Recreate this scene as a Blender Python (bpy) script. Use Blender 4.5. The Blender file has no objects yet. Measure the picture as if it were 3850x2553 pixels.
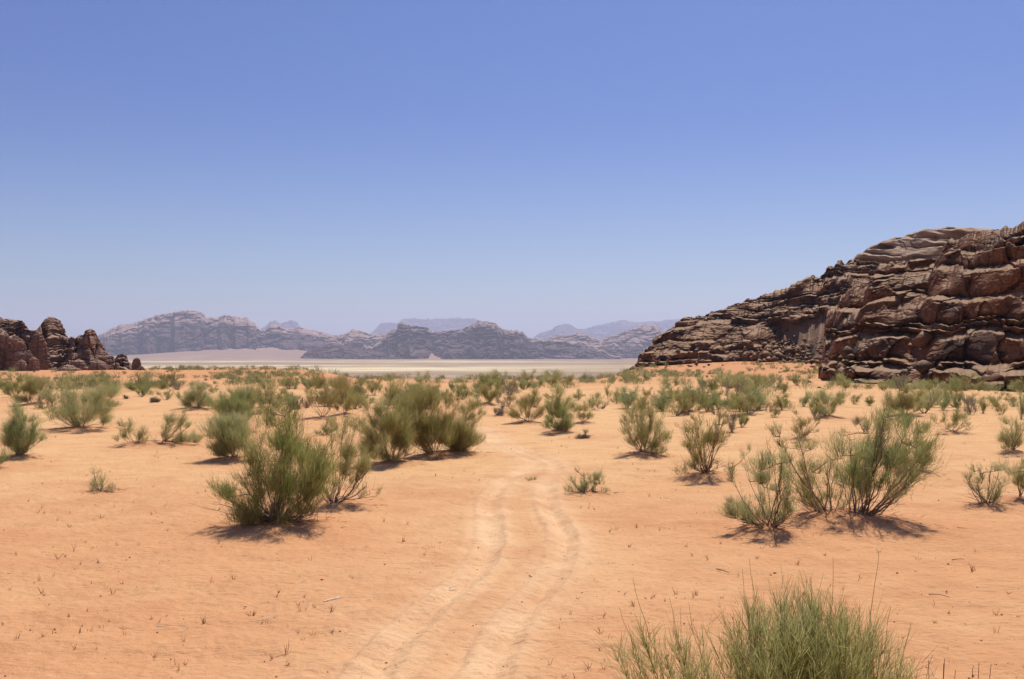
import bpy, math, random
import numpy as np
from mathutils import Vector

C = bpy.context.scene
COL = C.collection
rad = math.radians

# ------------------------------------------------------------------ camera, sky, sun, exposure
CAM_H = 3.4                      # the photographer stands on a vehicle
FS = 3743.0                      # focal length in pixels of the 3850 px wide photograph
CX, HY = 1925.0, 1335.0          # principal column, horizon row
cam_d = bpy.data.cameras.new('camera')
cam_d.lens = 35.0
cam_d.sensor_width = 36.0
cam_d.shift_y = 58.5 / 3850.0
cam_d.clip_start = 0.1
cam_d.clip_end = 60000.0
cam = bpy.data.objects.new('camera', cam_d)
cam.location = (0, 0, CAM_H)
cam.rotation_euler = (rad(90), 0, 0)
COL.objects.link(cam)
C.camera = cam

SUN_EL = rad(61)
SUN_AZ = math.atan2(0.38, 0.92)  # clockwise from +Y
w = bpy.data.worlds.new("World")
C.world = w
w.use_nodes = True
nt = w.node_tree
bg = nt.nodes['Background']
sky = nt.nodes.new('ShaderNodeTexSky')
sky.sky_type = 'NISHITA'
sky.sun_disc = False
sky.sun_elevation = SUN_EL
sky.sun_rotation = SUN_AZ
sky.altitude = 900
sky.air_density = 1.0
sky.dust_density = 2.6
sky.ozone_density = 3.0
tint = nt.nodes.new('ShaderNodeMix'); tint.data_type = 'RGBA'; tint.blend_type = 'MULTIPLY'   # slide film's blue cast
tint.inputs[0].default_value = 1.0
tc = nt.nodes.new('ShaderNodeTexCoord'); sx = nt.nodes.new('ShaderNodeSeparateXYZ'); nt.links.new(tc.outputs['Generated'], sx.inputs[0])
mr = nt.nodes.new('ShaderNodeMapRange'); mr.interpolation_type = 'SMOOTHSTEP'
nt.links.new(sx.outputs[2], mr.inputs[0]); mr.inputs[1].default_value = -0.02; mr.inputs[2].default_value = 0.26
tm = nt.nodes.new('ShaderNodeMix'); tm.data_type = 'RGBA'
nt.links.new(mr.outputs[0], tm.inputs[0])
tm.inputs[6].default_value = (0.80, 0.86, 0.92, 1)       # dusty air low down
tm.inputs[7].default_value = (0.38, 0.52, 0.86, 1)       # clear deep blue higher up
nt.links.new(tm.outputs[2], tint.inputs[7])
nt.links.new(sky.outputs[0], tint.inputs[6])
nt.links.new(tint.outputs[2], bg.inputs[0])
bg.inputs[1].default_value = 0.095
sd = bpy.data.lights.new('sun', 'SUN')
sd.energy = 3.9
sd.angle = rad(0.53)
sd.color = (1.0, 0.95, 0.88)
sun = bpy.data.objects.new('sun', sd)
dirv = Vector((math.sin(SUN_AZ) * math.cos(SUN_EL), math.cos(SUN_AZ) * math.cos(SUN_EL), math.sin(SUN_EL)))
sun.rotation_euler = dirv.to_track_quat('Z', 'Y').to_euler()
sun.location = (30, 60, 120)
COL.objects.link(sun)
C.view_settings.view_transform = 'Standard'
C.view_settings.look = 'None'
C.view_settings.exposure = 0.22
C.view_settings.gamma = 1.0
C.render.film_transparent = False
C.cycles.use_denoising = True
C.cycles.max_bounces = 6
C.cycles.diffuse_bounces = 3
C.cycles.volume_bounces = 2
C.cycles.transparent_max_bounces = 16

# ------------------------------------------------------------------ numpy noise
_r = np.random.RandomState(7)
PERM = _r.permutation(512).astype(np.int64)
G2 = np.stack([np.cos(np.linspace(0, 2 * np.pi, 32, endpoint=False)), np.sin(np.linspace(0, 2 * np.pi, 32, endpoint=False))], 1)
_g = _r.normal(size=(64, 3)); G3 = _g / np.linalg.norm(_g, axis=1)[:, None]
RND = _r.rand(512)

def _h2(i, j): return PERM[(PERM[i & 511] + j) & 511]
def _h3(i, j, k): return PERM[(PERM[(PERM[i & 511] + j) & 511] + k) & 511]

def noise2(x, y):
    x = np.asarray(x, float); y = np.asarray(y, float)
    i = np.floor(x).astype(np.int64); j = np.floor(y).astype(np.int64)
    fx = x - i; fy = y - j
    u = fx * fx * fx * (fx * (fx * 6 - 15) + 10); v = fy * fy * fy * (fy * (fy * 6 - 15) + 10)
    def g(di, dj):
        h = G2[_h2(i + di, j + dj) & 31]
        return h[..., 0] * (fx - di) + h[..., 1] * (fy - dj)
    a = g(0, 0); b = g(1, 0); c = g(0, 1); d = g(1, 1)
    return (a + u * (b - a)) * (1 - v) + (c + u * (d - c)) * v

def noise3(x, y, z):
    x, y, z = np.broadcast_arrays(np.asarray(x, float), np.asarray(y, float), np.asarray(z, float))
    i = np.floor(x).astype(np.int64); j = np.floor(y).astype(np.int64); k = np.floor(z).astype(np.int64)
    fx = x - i; fy = y - j; fz = z - k
    f = lambda t: t * t * t * (t * (t * 6 - 15) + 10)
    u, v, q = f(fx), f(fy), f(fz)
    def g(a, b, c):
        h = G3[_h3(i + a, j + b, k + c) & 63]
        return h[..., 0] * (fx - a) + h[..., 1] * (fy - b) + h[..., 2] * (fz - c)
    def lerp(a, b, t): return a + t * (b - a)
    return lerp(lerp(lerp(g(0,0,0), g(1,0,0), u), lerp(g(0,1,0), g(1,1,0), u), v),
                lerp(lerp(g(0,0,1), g(1,0,1), u), lerp(g(0,1,1), g(1,1,1), u), v), q)

def fbm2(x, y, o=4, gain=0.5):
    s = 0; a = 1.0; f = 1.0
    for k in range(o):
        s = s + a * noise2(x * f + 17.3 * k, y * f - 9.1 * k); a *= gain; f *= 2.03
    return s

def fbm3(x, y, z, o=4, gain=0.5):
    s = 0; a = 1.0; f = 1.0
    for k in range(o):
        s = s + a * noise3(x * f + 17.3 * k, y * f - 9.1 * k, z * f + 4.7 * k); a *= gain; f *= 2.03
    return s

def worley2(x, y):
    """cell random value, edge closeness (F2-F1)"""
    i = np.floor(x).astype(np.int64); j = np.floor(y).astype(np.int64)
    f1 = np.full(x.shape, 9.0); f2 = np.full(x.shape, 9.0); cid = np.zeros(x.shape)
    for a in (-1, 0, 1):
        for b in (-1, 0, 1):
            h = _h2(i + a, j + b)
            px = i + a + RND[h]; py = j + b + RND[(h + 101) & 511]
            d = np.hypot(px - x, py - y)
            c1 = d < f1
            f2 = np.where(c1, f1, np.minimum(f2, d))
            cid = np.where(c1, RND[(h + 211) & 511], cid)
            f1 = np.where(c1, d, f1)
    return cid, f2 - f1

def sstep(a, b, x):
    t = np.clip((np.asarray(x, float) - a) / (b - a), 0, 1)
    return t * t * (3 - 2 * t)

# ------------------------------------------------------------------ mesh helpers
def mesh_np(name, verts, quads=None, tris=None, smooth=False, attrs=None):
    me = bpy.data.meshes.new(name)
    verts = np.ascontiguousarray(verts, np.float32)
    nq = 0 if quads is None else len(quads); ntr = 0 if tris is None else len(tris)
    idx = []
    if nq: idx.append(np.asarray(quads, np.int32).ravel())
    if ntr: idx.append(np.asarray(tris, np.int32).ravel())
    idx = np.concatenate(idx)
    me.vertices.add(len(verts)); me.vertices.foreach_set('co', verts.ravel())
    me.loops.add(len(idx)); me.loops.foreach_set('vertex_index', idx)
    me.polygons.add(nq + ntr)
    st = np.concatenate([np.arange(nq) * 4, nq * 4 + np.arange(ntr) * 3]).astype(np.int32)
    me.polygons.foreach_set('loop_start', st)
    if smooth:
        me.polygons.foreach_set('use_smooth', np.ones(nq + ntr, bool))
    for k, v in (attrs or {}).items():
        a = me.attributes.new(k, 'FLOAT', 'POINT')
        a.data.foreach_set('value', np.ascontiguousarray(v, np.float32).ravel())
    me.update(calc_edges=True)
    me.validate()
    return me

def grid_quads(nr, nc, wrap=False):
    r = np.arange(nr - 1)[:, None]
    c = np.arange(nc if wrap else nc - 1)[None, :]
    c2 = (c + 1) % nc
    a = r * nc + c; b = r * nc + c2; d = (r + 1) * nc + c; e = (r + 1) * nc + c2
    return np.stack([a, b, e, d], -1).reshape(-1, 4)

def link(name, me, mat=None, parent=None):
    o = bpy.data.objects.new(name, me)
    COL.objects.link(o)
    if mat is not None and me is not None and not me.materials: me.materials.append(mat)
    if parent is not None: o.parent = parent
    return o

def tag(o, label=None, cat=None, group=None, kind=None):
    if label: o['label'] = label
    if cat: o['category'] = cat
    if group: o['group'] = group
    if kind: o['kind'] = kind
    return o

def empty(name, loc):
    o = bpy.data.objects.new(name, None); COL.objects.link(o); o.location = loc
    o.empty_display_size = 0.3
    return o

def merge(parts):
    V = []; Q = []; T = []; A = {}; n = 0
    for v, q, t, at in parts:
        V.append(v)
        if q is not None and len(q): Q.append(np.asarray(q) + n)
        if t is not None and len(t): T.append(np.asarray(t) + n)
        for k, a in at.items(): A.setdefault(k, []).append(a)
        n += len(v)
    return (np.concatenate(V), np.concatenate(Q) if Q else None, np.concatenate(T) if T else None,
            {k: np.concatenate(a) for k, a in A.items()})

# ------------------------------------------------------------------ materials
def new_mat(name):
    m = bpy.data.materials.new(name); m.use_nodes = True
    n = m.node_tree; b = n.nodes['Principled BSDF']
    b.inputs['Specular IOR Level'].default_value = 0.15
    b.inputs['Roughness'].default_value = 0.9
    return m, n, b

def N(n, t, **kw):
    k = n.nodes.new(t)
    for a, v in kw.items():
        if a in ('operation', 'blend_type', 'data_type', 'attribute_name', 'noise_dimensions', 'feature', 'distance', 'interpolation_type', 'clamp'):
            setattr(k, a, v)
        else:
            k.inputs[a].default_value = v
    return k

def mixc(n, fac, a, b, blend='MIX'):
    k = n.nodes.new('ShaderNodeMix'); k.data_type = 'RGBA'; k.blend_type = blend
    for sock, v in ((k.inputs[0], fac), (k.inputs[6], a), (k.inputs[7], b)):
        if isinstance(v, bpy.types.NodeSocket): n.links.new(v, sock)
        elif isinstance(v, (int, float)): sock.default_value = v
        else: sock.default_value = (*v, 1.0)
    return k.outputs[2]

def mathn(n, op, a, b=None, c=None, clamp=False):
    k = n.nodes.new('ShaderNodeMath'); k.operation = op; k.use_clamp = clamp
    for i, v in enumerate((a, b, c)):
        if v is None: continue
        if isinstance(v, bpy.types.NodeSocket): n.links.new(v, k.inputs[i])
        else: k.inputs[i].default_value = v
    return k.outputs[0]

def mapr(n, v, a, b, c=0.0, d=1.0):
    k = n.nodes.new('ShaderNodeMapRange'); k.interpolation_type = 'SMOOTHSTEP'
    n.links.new(v, k.inputs[0])
    for i, x in enumerate((a, b, c, d)): k.inputs[i + 1].default_value = x
    return k.outputs[0]

def noise_n(n, vec, scale, detail=4, rough=0.55, stretch=None):
    if stretch is not None:
        mp = n.nodes.new('ShaderNodeMapping'); mp.inputs['Scale'].default_value = stretch
        n.links.new(vec, mp.inputs[0]); vec = mp.outputs[0]
    k = n.nodes.new('ShaderNodeTexNoise')
    k.inputs['Scale'].default_value = scale; k.inputs['Detail'].default_value = detail; k.inputs['Roughness'].default_value = rough
    n.links.new(vec, k.inputs['Vector'])
    return k.outputs['Fac']

def attr_n(n, name):
    k = n.nodes.new('ShaderNodeAttribute'); k.attribute_name = name
    return k.outputs['Fac']

def bump(n, b, h, strength, dist):
    k = n.nodes.new('ShaderNodeBump'); k.inputs['Strength'].default_value = strength; k.inputs['Distance'].default_value = dist
    n.links.new(h, k.inputs['Height']); n.links.new(k.outputs[0], b.inputs['Normal'])

# ---- sand
M_SAND, n, b = new_mat('sand')
pos = n.nodes.new('ShaderNodeNewGeometry').outputs['Position']
big = noise_n(n, pos, 0.09, 4, 0.6)
mid = noise_n(n, pos, 0.9, 5, 0.65)
fine = noise_n(n, pos, 9.0, 5, 0.7)
grain = noise_n(n, pos, 60.0, 3, 0.7)
col = mixc(n, mapr(n, big, 0.35, 0.65), (0.675, 0.335, 0.150), (0.73, 0.402, 0.186))
col = mixc(n, attr_n(n, 'yellow'), col, (0.75, 0.455, 0.208))
col = mixc(n, attr_n(n, 'red'), col, (0.625, 0.285, 0.128))
col = mixc(n, attr_n(n, 'track'), col, (0.82, 0.53, 0.285))
col = mixc(n, mapr(n, mid, 0.38, 0.72, 0.0, 0.42), col, (0.57, 0.258, 0.114))
col = mixc(n, mapr(n, noise_n(n, pos, 0.28, 4, 0.6), 0.48, 0.68, 0.0, 0.45), col, (0.57, 0.25, 0.11))
col = mixc(n, mapr(n, fine, 0.52, 0.75, 0.0, 0.45), col, (0.45, 0.20, 0.085))
col = mixc(n, mapr(n, noise_n(n, pos, 2.6, 5, 0.75), 0.52, 0.72, 0.0, 0.40), col, (0.78, 0.47, 0.24))
col = mixc(n, mapr(n, grain, 0.5, 0.75, 0.0, 0.30), col, (0.74, 0.46, 0.25))
far_v = noise_n(n, pos, 0.004, 5, 0.6, (1, 2.2, 1))
far_f = noise_n(n, pos, 0.03, 4, 0.6, (1, 2.0, 1))
pl = mixc(n, mapr(n, far_v, 0.4, 0.62), (0.36, 0.24, 0.145), (0.48, 0.35, 0.20))
pl = mixc(n, mapr(n, noise_n(n, pos, 0.0035, 5, 0.65, (0.35, 1.0, 1)), 0.42, 0.60), pl, (0.36, 0.245, 0.15))
pl = mixc(n, mapr(n, far_f, 0.48, 0.66, 0.0, 0.6), pl, (0.27, 0.215, 0.13))
pl = mixc(n, attr_n(n, 'white'), pl, (0.86, 0.71, 0.43))
pl = mixc(n, attr_n(n, 'pink'), pl, (0.35, 0.225, 0.165))
pl = mixc(n, mapr(n, noise_n(n, pos, 0.009, 6, 0.7), 0.5, 0.68, 0.0, 0.55), pl, (0.26, 0.165, 0.12))
col = mixc(n, attr_n(n, 'playa'), col, pl)
n.links.new(col, b.inputs['Base Color'])
b.inputs['Specular IOR Level'].default_value = 0.05
rip = noise_n(n, pos, 5.0, 4, 0.6, (1.0, 1.9, 1.0))
h = mathn(n, 'ADD', mathn(n, 'MULTIPLY', rip, 0.6), mathn(n, 'ADD', mathn(n, 'MULTIPLY', fine, 0.5), mathn(n, 'MULTIPLY', grain, 0.12)))
bump(n, b, h, 1.0, 0.07)

# ---- rock
def rock_mat(name, varnish, orange, pale, sunlit_dust, scale, streak=1.0, sunlit_dust_amt=0.75):
    m, n, b = new_mat(name)
    geo = n.nodes.new('ShaderNodeNewGeometry')
    pos = geo.outputs['Position']
    a = noise_n(n, pos, 0.11 * scale, 5, 0.62, (1, 1, 1.8))
    s = noise_n(n, pos, 0.55 * scale, 5, 0.65, (1, 1, 0.13))
    l = noise_n(n, pos, 0.35 * scale, 5, 0.6, (0.25, 0.25, 4.0))
    f = noise_n(n, pos, 2.4 * scale, 6, 0.72)
    col = mixc(n, mapr(n, a, 0.39, 0.59), varnish, orange)
    col = mixc(n, mapr(n, s, 0.48, 0.66, 0.0, 0.75 * streak), col, tuple(c * 0.62 for c in varnish))
    col = mixc(n, mapr(n, l, 0.55, 0.75, 0.0, 0.35), col, pale)
    col = mixc(n, mapr(n, f, 0.40, 0.72, 0.0, 0.55), col, tuple(c * 0.5 for c in varnish))
    sep = n.nodes.new('ShaderNodeSeparateXYZ'); n.links.new(geo.outputs['Normal'], sep.inputs[0])
    up = mapr(n, sep.outputs[2], 0.70, 0.95, 0.0, sunlit_dust_amt)     # dusty flat ledges, with sunlit brightness put into their colour
    up = mathn(n, 'MULTIPLY', up, mapr(n, f, 0.25, 0.6, 0.45, 1.0))
    col = mixc(n, up, col, sunlit_dust)
    col = mixc(n, attr_n(n, 'pale'), col, pale)
    n.links.new(col, b.inputs['Base Color'])
    hh = mathn(n, 'ADD', f, mathn(n, 'MULTIPLY', noise_n(n, pos, 1.3 * scale, 5, 0.6, (0.5, 0.5, 3.0)), 1.2))
    bump(n, b, hh, 1.0, 0.34 / scale)
    b.inputs['Roughness'].default_value = 0.85
    return m

M_ROCK = rock_mat('dark_sandstone', (0.088, 0.043, 0.027), (0.27, 0.118, 0.052), (0.27, 0.165, 0.10), (0.50, 0.315, 0.18), 1.0, 0.5, 0.9)
M_CRAG = rock_mat('outcrop_sandstone', (0.25, 0.150, 0.108), (0.37, 0.215, 0.140), (0.46, 0.31, 0.21), (0.52, 0.34, 0.23), 1.3, 0.5)
M_DOME = rock_mat('pale_sandstone', (0.36, 0.225, 0.14), (0.44, 0.28, 0.17), (0.56, 0.39, 0.25), (0.60, 0.42, 0.27), 0.6, 0.4, 0.8)
M_MOUNT = rock_mat('mountain_sandstone', (0.055, 0.030, 0.034), (0.105, 0.056, 0.050), (0.50, 0.33, 0.26), (0.20, 0.120, 0.098), 0.055, 0.6, 0.5)

# ---- plants
def plant_mat(name, c1, c2, c3, trans=0.3):
    m, n, b = new_mat(name)
    t = attr_n(n, 'tint')
    oi = n.nodes.new('ShaderNodeObjectInfo').outputs['Random']
    c = mixc(n, mapr(n, t, 0.0, 0.6), c1, c2)
    c = mixc(n, mapr(n, t, 0.78, 1.0, 0.0, 0.9), c, c3)
    hs = n.nodes.new('ShaderNodeHueSaturation')
    n.links.new(mathn(n, 'MULTIPLY_ADD', oi, 0.035, 0.485), hs.inputs['Hue'])
    n.links.new(mathn(n, 'MULTIPLY_ADD', oi, -0.25, 1.05), hs.inputs['Saturation'])
    n.links.new(mathn(n, 'MULTIPLY_ADD', oi, 0.30, 0.85), hs.inputs['Value'])
    n.links.new(c, hs.inputs['Color'])
    c = hs.outputs[0]
    n.links.new(c, b.inputs['Base Color'])
    b.inputs['Roughness'].default_value = 0.6
    if trans > 0:
        tr = n.nodes.new('ShaderNodeBsdfTranslucent'); n.links.new(c, tr.inputs[0])
        ms = n.nodes.new('ShaderNodeMixShader'); ms.inputs[0].default_value = trans
        n.links.new(b.outputs[0], ms.inputs[1]); n.links.new(tr.outputs[0], ms.inputs[2])
        n.links.new(ms.outputs[0], n.nodes['Material Output'].inputs[0])
    return m

M_LEAF = plant_mat('broom_twigs', (0.325, 0.305, 0.088), (0.46, 0.415, 0.150), (0.50, 0.36, 0.19), 0.58)
M_SCRUB = plant_mat('scrub_twigs', (0.215, 0.235, 0.075), (0.30, 0.305, 0.105), (0.34, 0.27, 0.13), 0.5)
M_LEAFG = plant_mat('fresh_broom_twigs', (0.270, 0.305, 0.082), (0.40, 0.405, 0.138), (0.48, 0.37, 0.17), 0.58)
M_LEAFX = plant_mat('grey_twigs', (0.19, 0.165, 0.105), (0.27, 0.235, 0.155), (0.34, 0.26, 0.17), 0.3)
M_NEAR = plant_mat('near_broom_twigs', (0.35, 0.355, 0.105), (0.52, 0.50, 0.20), (0.58, 0.45, 0.22), 0.6)
M_WOOD = plant_mat('shrub_wood', (0.115, 0.070, 0.042), (0.20, 0.130, 0.085), (0.42, 0.35, 0.27), 0)
M_DRY = plant_mat('dry_grass_stalks', (0.27, 0.125, 0.048), (0.38, 0.20, 0.078), (0.52, 0.34, 0.14), 0.3)
M_STICK = plant_mat('bleached_wood', (0.55, 0.42, 0.28), (0.62, 0.50, 0.35), (0.72, 0.62, 0.46), 0)
M_PEB, n, b = new_mat('pebble_stone')
oi = attr_n(n, 'tint')
n.links.new(mixc(n, oi, (0.19, 0.085, 0.045), (0.42, 0.20, 0.10)), b.inputs['Base Color'])

# ------------------------------------------------------------------ ground shape
MOUNDS = []                                   # (x, y, height, radius)

def ground_base(x, y):
    x = np.asarray(x, float); y = np.asarray(y, float)
    r = np.hypot(x, y)
    z = 0.75 * noise2(x * 0.018 + 3.1, y * 0.024 + 1.7) * sstep(22, 80, r)
    z = z + 0.22 * noise2(x * 0.07, y * 0.09 + 5.0) * sstep(10, 40, r)
    z = z + 0.07 * noise2(x * 0.31 + 8, y * 0.31) * sstep(5, 14, r)
    z = z * (1 - 0.8 * sstep(400, 900, r))
    start = 112 + 130 * sstep(0.11, 0.20, np.abs(x / np.maximum(y, 1.0) + 0.035))
    z = z - 20.5 * sstep(0, 500, y - start)
    z = z + 1.7 * np.exp(-((x - 66) / 36) ** 2 - ((y - 238) / 40) ** 2)
    z = z + 0.15 * np.exp(-((x + 98) / 45) ** 2 - ((y - 215) / 35) ** 2)
    fan = np.exp(-((x + 1750) / 760) ** 2)
    z = z + 85 * sstep(5000, 7400, y) * fan + 10 * sstep(5600, 9000, y)
    z = z + 3.0 * noise2(x * 0.0016, y * 0.0016) * sstep(1500, 4000, y)
    return z

def ray_ground(px, py):
    Y = np.exp(np.linspace(math.log(4.5), math.log(700), 3000))
    X = (px - CX) / FS * Y
    Z = CAM_H - (py - HY) / FS * Y
    g = ground_base(X, Y)
    hit = np.nonzero(Z <= g)[0]
    k = hit[0] if len(hit) else int(np.argmin(Z - g))
    return float(X[k]), float(Y[k]), float(g[k])

S = 3850.0 / 2365.0
def at(px, py):                               # pixel of the 2365 px wide view -> ground point
    return ray_ground(px * S, py * S)

# wheel ruts, read off the photograph and laid on the ground
RUTS = [
    ([(1330, 2660), (1441, 2461), (1540, 2373), (1650, 2268), (1760, 2185), (1835, 2105), (1862, 2020), (1845, 1940), (1838, 1890), (1862, 1840), (1925, 1792), (1990, 1760), (2030, 1742), (1990, 1725), (1900, 1697), (1840, 1658), (1815, 1615)], 1.0),
    ([(1800, 2660), (1870, 2445), (1925, 2346), (2007, 2258), (2090, 2165), (2138, 2080), (2132, 2015), (2092, 1955), (2058, 1900), (2050, 1845), (2070, 1795), (2100, 1760), (2090, 1735), (2000, 1712), (1900, 1680), (1855, 1645), (1840, 1610)], 1.0),
    ([(1650, 2640), (1760, 2420), (1850, 2310), (1960, 2200), (2060, 2110), (2100, 2050)], 0.45),
    ([(1150, 2640), (1300, 2480), (1450, 2350), (1600, 2230), (1720, 2150), (1790, 2080), (1810, 2000), (1795, 1930)], 0.4),
]
RUTW = []
for pl_, amp in RUTS:
    pts = np.array([ray_ground(a, b)[:2] for a, b in pl_])
    t = np.arange(len(pts)); tt = np.linspace(0, len(pts) - 1, (len(pts) - 1) * 8 + 1)
    p = np.stack([np.interp(tt, t, pts[:, 0]), np.interp(tt, t, pts[:, 1])], 1)
    for _ in range(40):
        p[1:-1] = 0.25 * p[:-2] + 0.5 * p[1:-1] + 0.25 * p[2:]
    RUTW.append((p, amp))

def rut_dist(x, y, p):
    d = np.full(x.shape, 99.0)
    for k in range(len(p) - 1):
        ax, ay = p[k]; bx, by = p[k + 1]
        vx, vy = bx - ax, by - ay; L = vx * vx + vy * vy + 1e-9
        t = np.clip(((x - ax) * vx + (y - ay) * vy) / L, 0, 1)
        d = np.minimum(d, np.hypot(x - ax - t * vx, y - ay - t * vy))
    return d

# ------------------------------------------------------------------ rock masses
def px_pt(px, py, Y):
    return ((px - CX) / FS * Y, Y, CAM_H - (py - HY) / FS * Y)

def rock_slope(base, ridge, back, ns, nt_, seed, L=1.0, layer=2.6, terr=0.9, blocks=1.0, rough=1.0, convex=0.45, small=1.0, mask=None, nb=14, sink=2.0, gully=0.0, crest=1.0, fault=1.0):
    """a stratified mountainside swept from a base line up to a ridge line and down behind it"""
    rg = np.random.RandomState(seed)
    base = np.array(base, float); ridge = np.array(ridge, float)
    u = np.linspace(0, 1, ns)
    def along(p, k=4):
        d = np.r_[0, np.cumsum(np.hypot(np.diff(p[:, 0]), np.diff(p[:, 1])) + 0.25 * np.abs(np.diff(p[:, 2])))]
        d = d / d[-1]
        return np.stack([np.interp(u, d, p[:, i]) for i in range(3)], 1)
    if len(base) == len(ridge):
        d = np.r_[0, np.cumsum(np.hypot(np.diff(ridge[:, 0]), np.diff(ridge[:, 1])) + 0.35 * np.abs(np.diff(ridge[:, 2])))]
        B, R = [np.stack([np.interp(u, d / d[-1], p[:, i]) for i in range(3)], 1) for p in (base, ridge)]
    else:
        B = along(base); R = along(ridge)
    arc = np.r_[0, np.cumsum(np.hypot(np.diff(B[:, 0]), np.diff(B[:, 1])))]
    R[:, 2] += crest * L * (1.1 * fbm2(arc / (5 * L) + seed, arc * 0, 3) + 0.5 * fbm2(arc / (1.2 * L) + seed, arc * 0 + 5, 2))
    wv = np.linspace(0, 1, nt_)[:, None]
    zb = B[None, :, 2] - sink; z = zb + (R[None, :, 2] - zb) * wv
    g = (1 - convex) * wv + convex * (1 - np.sqrt(np.maximum(1 - wv * 0.998, 0)))
    hz = np.maximum(R[None, :, 2] - zb, 0.5)
    dx = R[:, 0] - B[:, 0]; dy = R[:, 1] - B[:, 1]; run = np.hypot(dx, dy) + 1e-6
    ux, uy = dx / run, dy / run
    A = np.broadcast_to(arc[None, :], z.shape)
    x0 = B[None, :, 0] + g * dx; y0 = B[None, :, 1] + g * dy
    # strata
    zw = z + 2.0 * L * fbm2(x0 / (24 * L) + seed, y0 / (24 * L), 3) + 0.18 * L * noise2(x0 / (6 * L), y0 / (6 * L))
    big, bedge = worley2(A / (8 * L) + seed + 0.9 * noise2(z / (5 * L), A / (6 * L)), z / (6 * L) + 0.8 * noise2(A / (7 * L), z / (6 * L) + 3))
    zw = zw + fault * 3.4 * L * (big - 0.5) + 0.14 * L * fbm2(A / (2.5 * L) + 7, z / (5 * L), 3)
    knots = np.cumsum(rg.choice([0.35, 0.6, 1.0, 1.5, 2.3], 400) * rg.uniform(0.8, 1.2, 400) * layer * L) + zb.min() - 8 * L
    q = np.interp(zw, knots, np.arange(400.0)); qi = np.floor(q); f = q - qi
    amp = np.clip(0.70 + 2.3 * noise3(x0 / (7 * L), y0 / (7 * L), qi * 3.7 + seed), 0.0, 1.2) * terr
    rho = 0.75
    T = np.where(f > rho, sstep(rho, 1.0, f), 0) + 0.34 * np.exp(-(f / 0.10) ** 2) - 0.05 * np.sin(np.pi * np.clip(f / rho, 0, 1))
    T = T - 0.22 * np.exp(-((1 - f) / 0.10) ** 2) * 0
    lay_run = (layer * L) * (run[None, :] / hz)
    lay_run = np.minimum(lay_run, 2.2 * layer * L)
    inward = amp * (T - f) * lay_run
    # thin bedding
    q2 = np.interp(zw + 0.35 * L * noise2(x0 / (3 * L), y0 / (3 * L)), np.cumsum(rg.uniform(0.5, 1.6, 1600) * 0.62 * L) + zb.min() - 8 * L, np.arange(1600.0))
    i2 = np.floor(q2); f2 = q2 - i2
    m2 = np.clip(0.5 + 1.5 * noise3(x0 / (4 * L), y0 / (4 * L), i2 * 2.3), 0, 1)
    inward -= small * 0.62 * L * m2 * (np.clip(f2 * 3.0, 0, 1) * (1 - 0.4 * f2) - 0.45)
    # jointed blocks
    wx = A / (3.4 * L) + 0.35 * noise2(A / (2 * L), z / (2 * L)); wy = zw / (1.9 * L)
    cid, edge = worley2(wx, wy)
    inward -= fault * 1.6 * L * (big - 0.5)
    inward += fault * 0.5 * L * np.exp(-(bedge / 0.03) ** 2)
    inward -= blocks * 1.3 * L * (cid - 0.5)
    inward += blocks * 0.40 * L * np.exp(-(edge / 0.04) ** 2)
    cid2, edge2 = worley2(A / (1.1 * L) + 40, zw / (0.8 * L) + 9)
    inward -= blocks * 0.34 * L * (cid2 - 0.5)
    # buttresses and gullies
    inward -= rough * L * (3.0 * fbm3(x0 / (17 * L), y0 / (17 * L), z / (30 * L) + seed, 3) + 0.5 * fbm3(x0 / (2.2 * L), y0 / (2.2 * L), z / (2.2 * L), 3))
    if gully:
        gl = np.abs(fbm2(A / (14 * L) + seed, z / (80 * L), 4))
        inward -= gully * L * (gl - 0.25) * (1 - 0.6 * wv)
    pale = np.zeros_like(z)
    dz = 0.25 * L * fbm3(x0 / (1.6 * L), y0 / (1.6 * L), z / L, 2)
    if mask is not None:
        inward, pale, dz = mask(u[None, :] + 0 * z, wv + 0 * z, inward, pale, dz, x0, y0, z)
    fade = sstep(0.0, 0.03, wv) * 0.7 + 0.3
    inward = inward * fade
    x = x0 + ux[None, :] * inward; y = y0 + uy[None, :] * inward; z = z + dz * sstep(0, 0.05, wv)
    # down the far side
    k = np.linspace(0, 1, nb + 1)[1:, None]
    xb = x[-1] + ux * back * L * k; yb = y[-1] + uy * back * L * k
    xb = xb + 0.6 * L * noise2(A[:nb] / (3 * L), k * 4 + seed); 
    zbk = z[-1] * (1 - k ** 1.5) + (zb.min()) * k ** 1.5
    zbk = np.minimum(zbk, z[-1][None, :] - 0.02)
    V = np.concatenate([np.stack([x, y, z], -1), np.stack([xb, yb, zbk], -1)], 0)
    pl = np.concatenate([pale, np.zeros_like(xb)], 0)
    return V.reshape(-1, 3), grid_quads(V.shape[0], ns), None, {'pale': pl.ravel()}

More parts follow.
